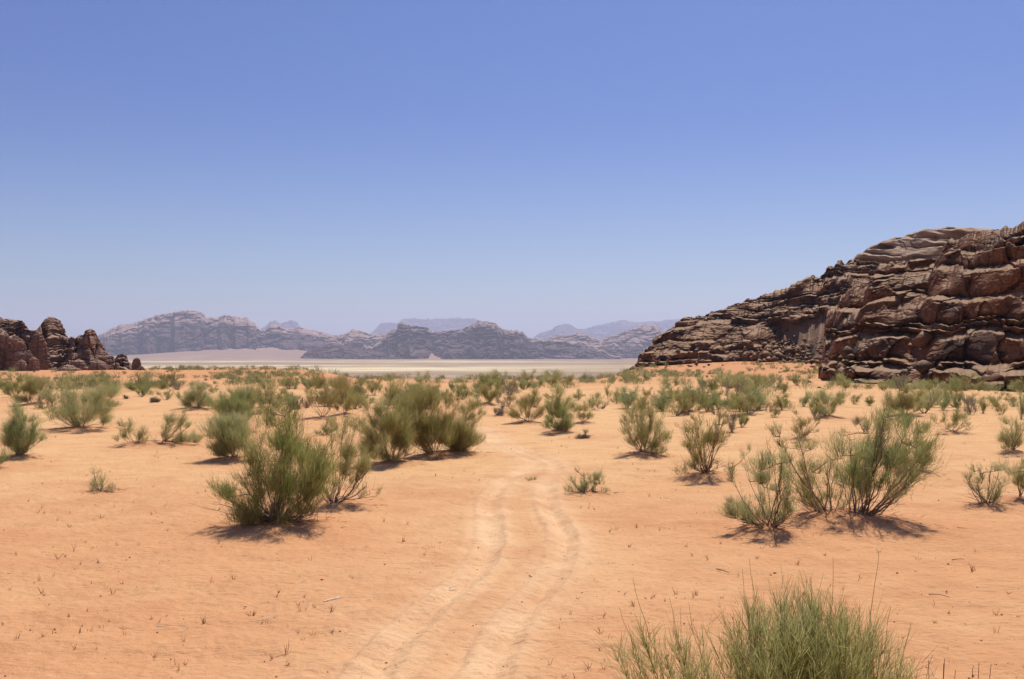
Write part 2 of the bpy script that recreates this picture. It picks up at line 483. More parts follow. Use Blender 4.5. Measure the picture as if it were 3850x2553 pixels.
def tower(cx, cy, zb, prof, seed, depth=1.0, na=110, nz=120, L=1.0, layer=1.5):
    """a layered sandstone tower: closed body of varying radius; prof = [(z, half width)]"""
    rg = np.random.RandomState(seed)
    prof = np.array(prof, float)
    zt = prof[-1, 0]
    z1 = np.linspace(zb, zt, nz)[:, None]
    rr = np.interp(z1[:, 0], prof[:, 0], prof[:, 1])[:, None]
    th = np.linspace(0, 2 * np.pi, na, endpoint=False)[None, :]
    cxn, cyn = np.cos(th), np.sin(th)
    x0 = cx + rr * cxn; y0 = cy + rr * cyn * depth
    zw = z1 + 0.6 * L * noise2(x0 / (5 * L), y0 / (5 * L)) + 0.15 * L * noise2(x0 / L, y0 / L)
    kn = np.cumsum(rg.uniform(0.5, 1.6, 200) * layer * L) + zb - 4
    q = np.interp(zw, kn, np.arange(200.0)); qi = np.floor(q); f = q - qi
    am = np.clip(0.6 + 1.3 * noise3(x0 / (4 * L), y0 / (4 * L), qi * 3.3 + seed), 0, 1.2)
    d = am * 0.55 * L * (np.sin(np.pi * np.clip(f * 1.02, 0, 1)) ** 0.6 - 0.6)
    q2 = np.interp(zw, np.cumsum(rg.uniform(0.5, 1.6, 900) * 0.36 * L) + zb - 4, np.arange(900.0)); f2 = q2 - np.floor(q2)
    d = d + 0.14 * L * (np.sin(np.pi * f2) - 0.6)
    d = d + 0.9 * L * fbm3(x0 / (3.4 * L), y0 / (3.4 * L), z1 / (7 * L) + seed, 3)
    cid, ed = worley2(th * rr.mean() / (1.7 * L) + seed + 0.3 * noise2(x0, z1 + y0 * 0), zw / (1.3 * L))
    d = d + 0.55 * L * (cid - 0.5) - 0.3 * L * np.exp(-(ed / 0.08) ** 2)
    vj = np.abs(noise2(th * rr.mean() / (3.2 * L) + seed * 1.3, z1 / (14 * L) + 0 * th))
    d = d - 0.5 * L * np.exp(-(vj / 0.05) ** 2)
    d = d * np.clip(rr / (2.0 * L), 0.15, 1)
    rr2 = np.maximum(rr + d, 0.05)
    x = cx + rr2 * cxn; y = cy + rr2 * cyn * depth
    z = z1 + 0 * th + 0.12 * L * noise3(x0, y0, z1)
    V = np.stack([x, y, z], -1).reshape(-1, 3)
    top = np.array([[cx, cy, zt + 0.12 * L]])
    V = np.concatenate([V, top]); t = len(V) - 1; o = (nz - 1) * na
    T = np.array([[o + k, o + (k + 1) % na, t] for k in range(na)])
    return V, grid_quads(nz, na, True), T, {'pale': np.zeros(len(V))}

# --- right hill. crop: x = 2300 + a/1.526, y = 820 + b/1.526
h5 = lambda a, b: (2300 + a / 1.526, 820 + b / 1.526)
def pts5(lst):                                # (a, b, distance)
    return [px_pt(*h5(a, b), Y) for a, b, Y in lst]

def on_ground(lst):
    out = []
    for a, b, Y in lst:
        X = (2300 + a / 1.526 - CX) / FS * Y
        out.append((X, Y, float(ground_base(X, Y))))
    return out

# near mass, from the corner ledge to beyond the right edge
A_base = on_ground([(1330, 930, 205), (1215, 930, 168), (1185, 940, 143), (1230, 955, 132), (1340, 965, 126), (1600, 972, 118), (1900, 978, 109), (2365, 995, 94), (2900, 1010, 84)])
A_ridge = pts5([(1600, 560, 245), (1245, 560, 190), (1250, 530, 178), (1330, 455, 171), (1500, 385, 164), (1530, 285, 161), (1650, 250, 158), (1870, 240, 152), (1935, 138, 149), (2080, 96, 143), (2210, 70, 137), (2365, 28, 129), (2900, -70, 118)])

def mask_A(u, wv, inward, pale, dz, x, y, z):
    # the projecting bottom ledge in front
    led = 1 - sstep(1.5 + 0.5 * noise2(x / 9.0, y / 9.0), 2.3 + 0.5 * noise2(x / 9.0, y / 9.0), z)      # flat shelf along the foot
    inward = inward - (4.2 + 2.0 * noise2(x / 7.0, y / 7.0)) * led * sstep(0.10, 0.2, u)
    # bigger smooth risers low down, rougher high up
    return inward, pale, dz

vA = rock_slope(A_base, A_ridge, 30, 1100, 520, 11, layer=1.9, terr=1.25, blocks=0.4, rough=0.7, fault=0.35, mask=mask_A, small=0.8)
# left flank running away to the tip
B_base = on_ground([(90, 870, 330), (118, 885, 262), (128, 888, 240), (250, 885, 232), (450, 875, 232), (680, 850, 236), (860, 848, 240), (1100, 850, 226), (1300, 860, 196), (1500, 860, 180)])
B_ridge = pts5([(120, 868, 330), (132, 852, 270), (138, 846, 259), (160, 800, 258), (215, 748, 258), (272, 738, 259), (278, 688, 259), (345, 638, 262), (400, 598, 264), (440, 563, 265), (520, 566, 267), (580, 538, 268), (640, 523, 269), (700, 498, 270), (745, 488, 271), (780, 458, 271), (825, 458, 272), (880, 438, 272), (960, 414, 273), (1020, 403, 274), (1065, 373, 274), (1100, 353, 275), (1160, 333, 275), (1230, 316, 276), (1242, 288, 277), (1290, 273, 277), (1300, 248, 278), (1350, 256, 278), (1395, 238, 278), (1500, 264, 279), (1640, 262, 279), (1760, 256, 279), (1900, 246, 279)])

def mask_B(u, wv, inward, pale, dz, x, y, z):
    # photo column of every vertex decides nothing here: the cove sits at a place on the hill (x about -55..-28 from the corner)
    a = (x / y * FS + CX - 2300) * 1.526
    cove = np.exp(-((a - 950) / 62) ** 2) * sstep(0.10, 0.16, wv) * (1 - sstep(0.50, 0.62, wv))
    slab = sstep(985, 1010, a) * (1 - sstep(1215, 1240, a)) * sstep(0.08, 0.14, wv) * (1 - sstep(0.44, 0.52, wv - 0.00018 * (a - 1080)))
    inward = inward * (1 - 0.93 * slab) * (1 - 0.7 * cove) + 7.0 * cove + 2.5 * slab + slab * 0.8 * noise2(a / 60.0, z / 3.0)
    dz = dz * (1 - 0.9 * slab)
    pale = np.maximum(pale, 0.62 * slab)
    wedge = np.exp(-((a - 1060 - 120 * (wv - 0.25)) / 6) ** 2) * sstep(0.1, 0.2, wv) * (1 - sstep(0.3, 0.4, wv))
    # buttress left of the cove
    inward = inward - 4.5 * np.exp(-((a - 820) / 55) ** 2) * (1 - sstep(0.45, 0.6, wv))
    lo = np.exp(-((a - 740) / 60) ** 2) * (1 - sstep(0.2, 0.3, wv))
    pale = np.maximum(pale, 0.4 * lo)
    return inward, pale, dz

vB = rock_slope(B_base, B_ridge, 40, 900, 330, 23, layer=2.0, terr=1.1, blocks=0.8, rough=1.0, small=0.8, fault=0.55, mask=mask_B, convex=0.35)
hill = link('rocky_hill', mesh_np('rocky_hill', *merge([vA, vB])[:3], smooth=False, attrs=merge([vA, vB])[3]), M_ROCK)
tag(hill, 'big dark brown layered sandstone hill rising out of the right edge of the picture', 'hill', kind='structure')

C_base = [px_pt(*h5(a, 300), Y)[:2] + (14.0,) for a, Y in [(1200, 345), (1500, 330), (1900, 318), (2300, 310), (2800, 300)]]
C_ridge = pts5([(1370, 262, 372), (1395, 236, 372), (1430, 203, 374), (1500, 163, 376), (1560, 138, 378), (1640, 118, 380), (1700, 108, 382), (1760, 93, 384), (1830, 73, 386), (1930, 60, 388), (2000, 62, 390), (2060, 67, 392), (2200, 72, 394), (2400, 90, 396), (2800, 130, 400)])
def mask_C(u, wv, inward, pale, dz, x, y, z):
    nn = noise2(x / 26.0 + 3, z / 7.0) + 0.5 * noise2(x / 11.0, z / 4.0 + 9)
    return inward + 10.0 * sstep(0.0, 0.26, nn) * sstep(0.1, 0.3, wv) * (1 - sstep(0.90, 0.98, wv)), pale, dz
vC = rock_slope(C_base, C_ridge, 60, 380, 200, 31, L=2.4, layer=1.8, terr=1.0, blocks=0.15, rough=0.7, small=0.3, convex=0.55, sink=4, crest=0.12, fault=0.2, mask=mask_C)
dome = link('dome_hill', mesh_np('dome_hill', *vC[:3], smooth=True, attrs=vC[3]), M_DOME)
tag(dome, 'pale rounded sandstone dome showing above and behind the dark rocky hill', 'hill', kind='structure')

def rubble(spots, seed, label):
    rg = np.random.RandomState(seed); P = []
    for a, b, Y, sx, n_ in spots:
        for k in range(n_):
            YY = Y + rg.normal() * 5; px, _ = h5(a + rg.normal() * sx, b); X = (px - CX) / FS * YY
            sz = rg.lognormal(-0.9, 0.55)
            z0 = float(ground_base(X, YY)) + max(0, (YY - Y + 6)) * 0.33
            v = oct_v0 * sz * (0.6 + 0.8 * rg.rand(6, 1)) * np.array([1.2, 1.0, 0.8]); t = rg.rand() * 6.28; c, s_ = math.cos(t), math.sin(t)
            v = np.stack([v[:, 0] * c - v[:, 1] * s_, v[:, 0] * s_ + v[:, 1] * c, v[:, 2] + 0.3 * v[:, 0]], 1) + (X, YY, z0)
            P.append((v, None, oct_t0, {'pale': np.full(6, 0.35 * rg.rand())}))
    P = merge(P)
    o = link('rubble', mesh_np('rubble', *P[:3], attrs=P[3]), M_ROCK)
    tag(o, label, 'rubble', kind='stuff')
oct_v0 = np.array([(1,0,0),(-1,0,0),(0,1,0),(0,-1,0),(0,0,1),(0,0,-1)], float)
oct_t0 = np.array([(0,2,4),(2,1,4),(1,3,4),(3,0,4),(2,0,5),(1,2,5),(3,1,5),(0,3,5)])
rubble([(900, 840, 238, 60, 110), (1010, 830, 236, 80, 170), (1130, 840, 230, 50, 90), (1180, 850, 215, 40, 40), (500, 870, 228, 150, 50), (1330, 945, 128, 60, 20), (1700, 970, 111, 250, 30)], 9, 'brown rock rubble heaped at the foot of the dark rocky hill')

# --- left outcrop. crop: x = a/2.365, y = 1080 + b/2.365
def tw(a, b_top, Y, prof, seed, depth=0.8, layer=1.3, sc=1.0):
    """prof: [(crop row, half width in crop px)] from the base up"""
    cx = (a / 2.365 - CX) / FS * Y
    P = [(CAM_H - (1080 + r / 2.365 - HY) / FS * Y, hw / 2.365 / FS * Y) for r, hw in prof]
    g = float(ground_base(cx, Y)) - 1.5
    P = [(g, P[0][1] * 1.05)] + [p for p in P if p[0] > g + 0.3]
    return tower(cx, Y, g, P, seed, depth, 120, 110, sc, layer)

OUT = [(-420, 250), (-200, 236), (-60, 250), (0, 262), (30, 280), (150, 290), (195, 296), (235, 345), (255, 380), (300, 384), (328, 376), (350, 350), (372, 318), (400, 287), (430, 266), (490, 270), (525, 300), (545, 350), (570, 395), (600, 434), (606, 452), (622, 452), (640, 432), (658, 446), (680, 450), (702, 430), (744, 421), (756, 385), (800, 370), (840, 386), (864, 430), (880, 480), (910, 530), (945, 575), (980, 600), (1012, 620), (1022, 642), (1042, 605), (1085, 590), (1128, 610), (1138, 650), (1165, 690), (1200, 730), (1330, 768)]
o_ridge = [px_pt(a / 2.365, 1080 + b / 2.365, 222 + 5 * math.sin(a / 70.0)) for a, b in OUT]
o_base = []
for a, b in OUT:
    Yb = 211 - 5 * math.sin(a / 95.0 + 1) - 3 * math.sin(a / 31.0); X = (a / 2.365 - CX) / FS * Yb
    o_base.append((X, Yb, float(ground_base(X, Yb))))
def mask_O(u, wv, inward, pale, dz, x, y, z):
    cl = np.abs(noise2(x / 4.2 + 0.08 * z, z / 16.0 + 2.0))                    # upright clefts between the towers
    inward = inward + 1.5 * np.exp(-(cl / 0.05) ** 2) * (1 - sstep(0.7, 0.95, wv))
    return inward - 1.8 * noise2(x / 5.5, z / 9.0) - 0.5 * noise2(x / 1.4, z / 1.1), pale, dz
vO = rock_slope(o_base, o_ridge, 9, 620, 260, 71, L=0.8, layer=1.7, terr=1.1, blocks=0.8, rough=0.55, convex=0.15, small=0.9, mask=mask_O, nb=10, sink=1.5, crest=0.15, fault=0.5)
outs = [vO,
    tw(462, 266, 224, [(745, 165), (560, 140), (450, 120), (400, 110), (340, 92), (300, 66), (278, 38), (268, 14)], 5, 0.8, 1.1, 0.8),
    tw(805, 372, 223, [(745, 200), (640, 165), (590, 138), (530, 104), (480, 80), (440, 60), (410, 44), (385, 34), (374, 14)], 9, 0.8, 1.1, 0.8),
    tw(338, 392, 213, [(748, 120), (620, 100), (520, 78), (450, 52), (410, 30), (394, 12)], 31, 0.8, 1.1, 0.8),
    tw(110, 290, 225, [(745, 180), (520, 165), (400, 142), (345, 118), (304, 88), (292, 30)], 2, 0.8, 1.2, 0.8),
    tw(275, 384, 226, [(745, 150), (600, 130), (470, 112), (405, 80), (385, 25)], 4),
    tw(905, 560, 220, [(755, 150), (690, 120), (620, 85), (575, 40), (560, 12)], 10),
    tw(150, 440, 208, [(750, 100), (640, 88), (540, 70), (470, 44), (440, 12)], 12, 0.9),
    tw(30, 400, 208, [(750, 110), (600, 90), (480, 70), (420, 48), (400, 12)], 13, 0.9),
    tw(-90, 420, 206, [(750, 110), (560, 90), (450, 60), (420, 16)], 14, 0.9),
    tw(255, 560, 204, [(752, 75), (680, 62), (610, 40), (565, 14)], 15, 0.9),
    tw(300, 620, 203, [(754, 62), (690, 50), (640, 34), (622, 10)], 16, 0.9),
    tw(190, 650, 202, [(752, 58), (700, 48), (660, 30), (648, 10)], 17, 0.9),
    tw(880, 650, 206, [(765, 90), (710, 72), (670, 44), (652, 12)], 18, 0.9),
    tw(700, 640, 208, [(760, 80), (700, 62), (660, 40), (642, 10)], 19, 0.9),
    tw(600, 690, 204, [(762, 150), (725, 110), (700, 50), (692, 16)], 22),
    tw(420, 470, 220, [(748, 120), (600, 95), (520, 70), (480, 30), (470, 10)], 24),
]
mo = merge(outs)
crag = link('rock_outcrop', mesh_np('rock_outcrop', *mo[:3], attrs=mo[3]), M_CRAG)
tag(crag, 'jagged brown sandstone outcrop with two pointed towers at the left edge', 'rock')
vp = merge([tw(1216, 628, 209, [(776, 86), (752, 64), (734, 45), (705, 37), (682, 35), (662, 31), (646, 27), (634, 21), (627, 8)], 41, 0.8, 0.6, 0.45),
            tw(1252, 700, 208, [(777, 80), (752, 52), (725, 34), (702, 12)], 42, 0.8, 0.6, 0.5)])
pin = link('rock_pinnacle', mesh_np('rock_pinnacle', *vp[:3], attrs=vp[3]), M_CRAG)
tag(pin, 'small dark rock pinnacle standing alone just right of the jagged outcrop', 'rock')

# --- distant mountains
k1 = lambda a, b: (a / 2.365, 1080 + b / 2.365)
k2 = lambda a, b: (950 + a / 2.365, 1080 + b / 2.365)
k3 = lambda a, b: (1900 + a / 2.365, 1080 + b / 2.365)
def mountain(name, ridge_px, Y, front, base_row, seed, label, ns, nt_, L, gully=2.2, terr=0.8, pale_top=None, convex=0.4, kind='structure', crest=0.5, blocks=0.6, rough=1.0):
    rp = np.array(ridge_px, float)
    ridge = [px_pt(a, b, Y) for a, b in rp]
    br = base_row if callable(base_row) else (lambda a: base_row)
    base = []
    for a, b in rp:
        Yb = Y - front * (0.75 + 0.5 * RND[int(abs(a)) % 512])
        X = (a - CX) / FS * Yb
        base.append((X, Yb, float(ground_base(X, Yb))))
    def mk(u, wv, inward, pale, dz, x, y, z):
        cl = np.abs(fbm3(x / (9 * L), y / (9 * L), z / (16 * L) + seed, 3))          # ravines
        inward = inward + 3.2 * L * np.exp(-(cl / 0.07) ** 2) * (1 - sstep(0.85, 1.0, wv))
        if pale_top:
            t = sstep(pale_top - 0.16, pale_top + 0.10, wv + 0.22 * fbm2(x / 260.0, y / 260.0 + z / 90.0, 3))
            pale = np.maximum(pale, 0.85 * t)
        return inward, pale, dz
    v = rock_slope(base, ridge, 1.0, ns, nt_, seed, L=L, layer=1.5, terr=terr, blocks=blocks, rough=rough, convex=convex, mask=mk, gully=gully, sink=8, nb=6, crest=crest)
    # rock_slope's 'back' is in units of L
    o = link(name, mesh_np(name, *v[:3], attrs=v[3]), M_MOUNT)
    tag(o, label, 'mountain', kind=kind)
    return o

M1 = [k1(700, 520), k1(830, 455), k1(880, 425), k1(940, 398), k1(1010, 355), k1(1060, 340), k1(1160, 322), k1(1230, 305), k1(1300, 283), k1(1400, 245), k1(1460, 242), k1(1520, 233), k1(1560, 220), k1(1600, 210), k1(1700, 208), k1(1780, 215), k1(1818, 240), k1(1832, 274), k1(1930, 268), k1(1980, 250), k1(2050, 252), k1(2100, 268), k1(2200, 262), k1(2206, 290), k1(2270, 318), k1(2288, 360), k1(2320, 372), k2(0, 320), k2(40, 368), k2(110, 370), k2(160, 335), k2(230, 330), k2(270, 360), k2(330, 370), k2(400, 357), k2(480, 365), k2(560, 385), k2(640, 405), k2(740, 432), k2(850, 470), k2(1000, 520)]
mountain('mountain', M1, 7400, 800, 0, 51, 'broad hazy purple mountain with a pale flat-topped crest at the left of the far range', 1300, 230, 25, pale_top=0.74, gully=6.0, rough=1.9)
M1b = [k2(640, 470), k2(740, 430), k2(790, 418), k2(860, 398), k2(890, 375), k2(940, 380), k2(1000, 400), k2(1050, 420), k2(1150, 415), k2(1250, 440), k2(1400, 480)]
mountain('mountain', M1b, 7000, 500, 0, 52, 'low hazy ridge with a small peak between the broad mountain and the dark middle one', 400, 140, 15, pale_top=0.62, gully=3.5, rough=1.5)
M2 = [k2(960, 555), k2(990, 520), k2(1060, 530), k2(1110, 490), k2(1165, 450), k2(1202, 400), k2(1240, 375), k2(1288, 370), k2(1292, 322), k2(1330, 312), k2(1390, 335), k2(1400, 350), k2(1450, 345), k2(1540, 360), k2(1600, 390), k2(1660, 400), k2(1740, 385), k2(1850, 378), k2(1920, 345), k2(1960, 320), k2(2000, 308), k2(2100, 303), k2(2160, 320), k2(2210, 370), k2(2240, 385), k2(2300, 375), k2(2365, 392), k3(80, 375), k3(150, 400), k3(210, 450), k3(280, 465), k3(360, 458), k3(480, 467), k3(600, 490), k3(700, 505), k3(780, 530), k3(860, 560), k3(940, 600), k3(1040, 625)]
mountain('mountain', M2, 6150, 520, 0, 53, 'dark purple mountain with two humped summits in the middle of the far range', 1300, 230, 20, pale_top=0.90, gully=6.0, rough=1.9)
M2b = [k2(400, 640), k2(440, 610), k2(500, 560), k2(600, 520), k2(700, 503), k2(800, 513), k2(880, 538), k2(960, 555), k2(1050, 560), k2(1200, 590), k2(1320, 630)]
mountain('mountain', M2b, 5700, 300, 0, 54, 'low dark rounded hill at the left foot of the dark middle mountain', 400, 120, 9, gully=1.8, rough=1.4)
M3 = [k3(330, 480), k3(380, 455), k3(450, 425), k3(560, 430), k3(640, 408), k3(720, 420), k3(780, 450), k3(860, 470), k3(900, 432), k3(1000, 418), k3(1060, 393), k3(1160, 362), k3(1220, 335), k3(1300, 333), k3(1370, 350), k3(1400, 390), k3(1402, 440), k3(1480, 470), k3(1700, 480)]
mountain('mountain', M3, 7300, 600, 0, 55, 'pale hazy mountain with a blunt round summit beside the left end of the rocky hill', 700, 180, 16, pale_top=0.30, gully=3.5, rough=1.5)
M6 = [k3(700, 590), k3(860, 540), k3(1000, 545), k3(1150, 545), k3(1250, 555), k3(1500, 570)]
mountain('mountain', M6, 6700, 300, 0, 58, 'low dark foothill under the pale mountain with the blunt round summit', 200, 60, 16)
M4 = [k2(900, 460), k2(1060, 402), k2(1130, 322), k2(1180, 312), k2(1280, 320), k2(1330, 290), k2(1400, 276), k2(1540, 284), k2(1700, 280), k2(1850, 271), k2(1980, 279), k2(2040, 310), k2(2200, 362), k2(2365, 400)]
mountain('mountain', M4, 21000, 1400, 0, 56, 'faint flat-topped mesa almost lost in haze behind the middle mountain', 300, 60, 62)
M5 = [k3(250, 450), k3(300, 405), k3(400, 380), k3(450, 345), k3(520, 325), k3(600, 340), k3(640, 368), k3(700, 372), k3(900, 420)]
mountain('mountain', M5, 18500, 1300, 0, 57, 'faint hazy cone behind the saddle right of the dark middle mountain', 220, 60, 56)
M7 = [k3(560, 420), k3(700, 372), k3(800, 340), k3(900, 320), k3(1050, 290), k3(1120, 310), k3(1200, 312), k3(1350, 300), k3(1500, 285), k3(1700, 292), k3(2000, 300)]
mountain('mountain', M7, 20500, 1400, 0, 59, 'faint long hazy ridge reaching behind the left end of the rocky hill', 260, 60, 62)
M8 = [k2(60, 380), k2(110, 350), k2(160, 302), k2(200, 296), k2(240, 320), k2(300, 310), k2(340, 290), k2(400, 318), k2(440, 370), k2(520, 400)]
mountain('mountain', M8, 19000, 1200, 0, 60, 'faint twin peaks peeping over the right shoulder of the broad left mountain', 200, 60, 54)
# dune patches lying against the range
def dune(name, pxs, Y, label, h=30):
    pts = [px_pt(a, b, Y) for a, b in pxs]
    nc, nr = 60, 24
    u = np.linspace(0, 1, nc); P = np.array(pts)
    t = np.linspace(0, 1, len(P))
    top = np.stack([np.interp(u, t, P[:, i]) for i in range(3)], 1)
    V = []
    for k in range(nr):
        f = k / (nr - 1)
        yy = top[:, 1] - f * 260; xx = top[:, 0] * yy / top[:, 1] + 18 * np.sin(u * 9 + f * 3)
        g = ground_base(xx, yy) - 1.5
        zz = g + (top[:, 2] - g) * (1 - f) ** 1.35
        V.append(np.stack([xx, yy, zz], -1))
    V = np.concatenate(V); 
    att = {k: np.zeros(len(V)) for k in ('yellow', 'track', 'playa', 'white', 'pink')}
    att['pink'] = np.full(len(V), 1.0); att['playa'] = np.full(len(V), 0.85)
    o = link(name, mesh_np(name, V, grid_quads(nr, nc), smooth=True, attrs=att), M_SAND)
    tag(o, label, 'dune', kind='structure')
dune('sand_dune', [k2(1560, 640), k2(1590, 590), k2(1610, 588), k2(1660, 612), k2(1750, 648)], 5830, 'small pink sand dune banked against the dark middle mountain')
dune('sand_dune', [k3(800, 600), k3(830, 582), k3(880, 580), k3(930, 600), k3(960, 615)], 6280, 'orange sand dune at the foot of the pale mountain beside the rocky hill')

# ------------------------------------------------------------------ shrubs
def ribbons(p0, d, ln, wd, rg, curve=0.25, nseg=2, up=0.0, tint=None):
    """tapering twigs; p0 (n,3), d unit (n,3), ln (n), wd (n)"""
    n = len(p0)
    rnd = rg.normal(size=(n, 3))
    side = np.cross(d, rnd); side /= np.linalg.norm(side, axis=1)[:, None] + 1e-9
    bend = np.cross(d, side) * rg.normal(size=(n, 1)) * curve; bend[:, 2] += up
    V = []
    for k in range(nseg + 1):
        t = k / nseg
        p = p0 + (d * t + bend * t * t) * ln[:, None]
        if k < nseg:
            wv = (wd * (1 - 0.55 * t))[:, None] * side * 0.5
            V += [p - wv, p + wv]
        else:
            V.append(p)
    V = np.stack(V, 1); m = V.shape[1]
    o = np.arange(n)[:, None] * m
    q = [np.stack([o[:, 0] + 2 * k, o[:, 0] + 2 * k + 1, o[:, 0] + 2 * k + 3, o[:, 0] + 2 * k + 2], 1) for k in range(nseg - 1)]
    Q = np.concatenate(q) if q else None
    k = 2 * (nseg - 1)
    T = np.stack([o[:, 0] + k, o[:, 0] + k + 1, o[:, 0] + k + 2], 1)
    ti = rg.rand(n) if tint is None else tint
    return V.reshape(-1, 3), Q, T, {'tint': np.repeat(ti, m)}

def tube(path, r0, r1, tint, sides=5):
    path = np.asarray(path, float); m = len(path)
    tg = np.gradient(path, axis=0); tg /= np.linalg.norm(tg, axis=1)[:, None] + 1e-9
    ref = np.array([0.31, 0.77, 0.2]); a = np.cross(tg, ref); a /= np.linalg.norm(a, axis=1)[:, None] + 1e-9
    b = np.cross(tg, a)
    th = np.linspace(0, 2 * np.pi, sides, endpoint=False)
    r = np.linspace(r0, r1, m)[:, None, None]
    V = path[:, None, :] + r * (np.cos(th)[None, :, None] * a[:, None, :] + np.sin(th)[None, :, None] * b[:, None, :])
    V = V.reshape(-1, 3)
    return V, grid_quads(m, sides, True), None, {'tint': np.full(len(V), tint)}

def limb(p, q, rg, wob=0.08, n=7, sag=0.0):
    p = np.asarray(p, float); q = np.asarray(q, float)
    t = np.linspace(0, 1, n)[:, None]
    L = np.linalg.norm(q - p)
    mid = p + (q - p) * t
    # leave the ground flat, then climb
    mid[:, 2:3] = p[2] + (q[2] - p[2]) * (t ** (1.0 + sag))
    k = rg.normal(size=(n, 3)) * wob * L; k[0] = 0; k[-1] = 0
    k = np.cumsum(k, 0) * 0.35; k -= t * k[-1]
    return mid + k

def shrub_parts(clumps, base, rg, dens=1.0, tw_w=0.0055, up=0.9, stem_r=0.016, bare=0.0, pale=0.15, tlen=1.0):
    """clumps: [(x,y,z,r)] relative to the shrub's base; returns wood, foliage mesh tuples"""
    W = []; F = []
    nodes = []
    for (x, y, z, r) in clumps:
        c = np.array([x, y, z]); b0 = np.array(base) * 0 + np.array([rg.normal() * 0.05, rg.normal() * 0.05, 0.0])
        # start from an existing limb when one passes nearer
        start = b0
        if nodes and rg.rand() < 0.6:
            d = [np.linalg.norm(nn - c) + 0.25 * max(0, nn[2] - z + 0.2) for nn in nodes]
            k = int(np.argmin(d))
            if d[k] < np.linalg.norm(c - b0) * 0.8 and nodes[k][2] < z: start = nodes[k]
        low = c - np.array([0, 0, min(0.75 * r, 0.8 * z)])
        path = limb(start, low, rg, 0.07, 8, 0.35 if z > 0.3 else 0.0)
        rr = stem_r * (0.45 + 0.6 * rg.rand()) * (1.0 if start is b0 else 0.7)
        W.append(tube(path, rr, rr * 0.4, 0.2 + 0.6 * rg.rand() if rg.rand() > pale else 0.97, 5))
        nodes += [path[3], path[5], path[-1]]
        ns = max(7, int(13 * (r / 0.3)))
        out = np.array([x, y, 0.0]); out = out / (np.linalg.norm(out) + 0.3)
        dd = rg.normal(size=(ns, 3)); dd[:, 2] = np.abs(dd[:, 2]) * 0.9 + 0.45; dd += 0.45 * out
        dd /= np.linalg.norm(dd, axis=1)[:, None]
        s0 = path[rg.randint(4, 8, ns)]
        ends = s0 + dd * r * (0.55 + 0.95 * rg.rand(ns, 1)) + (low - s0) * 0.5
        ends[:, 2] = np.maximum(ends[:, 2], 0.03)
        for e, q0 in zip(ends, s0):
            W.append(tube(limb(q0, e, rg, 0.09, 5), rr * 0.36, rr * 0.12, 0.15 + 0.5 * rg.rand() if rg.rand() > pale else 0.95, 3))
        # broom twigs all along the scaffold, upright, of very different lengths
        nt = int(dens * 680 * (r / 0.32) ** 2)
        if nt < 4: continue
        k = rg.randint(0, ns, nt); t = rg.rand(nt, 1) ** 0.7
        p0 = s0[k] + (ends[k] - s0[k]) * t + rg.normal(size=(nt, 3)) * r * np.where(rg.rand(nt, 1) < 0.3, 0.34, 0.12)
        p0[:, 2] = np.maximum(p0[:, 2], 0.01)
        dv = 0.40 * (ends[k] - low) / r + rg.normal(size=(nt, 3)) * 0.30 + 0.35 * out
        dv[:, 2] += up * (0.6 + 0.6 * rg.rand(nt))
        dv /= np.linalg.norm(dv, axis=1)[:, None]
        ln = r * (0.28 + 0.70 * rg.rand(nt) ** 1.3) * tlen * np.where(rg.rand(nt) < 0.10, 1.7, 1.0)
        tint = np.clip(0.35 + 0.25 * rg.normal(size=nt) + 0.22 * rg.normal(), 0, 1)
        F.append(ribbons(p0, dv, ln, tw_w * (0.7 + 0.6 * rg.rand(nt)), rg, 0.18, 2, 0.06, tint))
    # dead and bare lower sprays
    if bare > 0:
        ext = max(0.4, np.max([abs(c[0]) for c in clumps]))
        nb = int(14 * bare)
        for k in range(nb):
            a = rg.rand() * 6.283; R = ext * (0.5 + 0.6 * rg.rand())
            e = np.array([math.cos(a) * R, math.sin(a) * R * 0.6, 0.05 + 0.35 * rg.rand()])
            p = limb((0, 0, 0.02), e, rg, 0.09, 7, 0.2)
            ti = 0.95 if rg.rand() < 0.5 else 0.5
            W.append(tube(p, 0.008, 0.003, ti, 3))
            for j in range(5):
                s = p[rg.randint(2, 7)]
                q = s + rg.normal(size=3) * 0.16 + np.array([math.cos(a) * 0.15, math.sin(a) * 0.1, 0.12])
                q[2] = max(q[2], 0.02)
                W.append(tube(limb(s, q, rg, 0.08, 4), 0.004, 0.0015, ti, 3))
    return merge(W), merge(F)

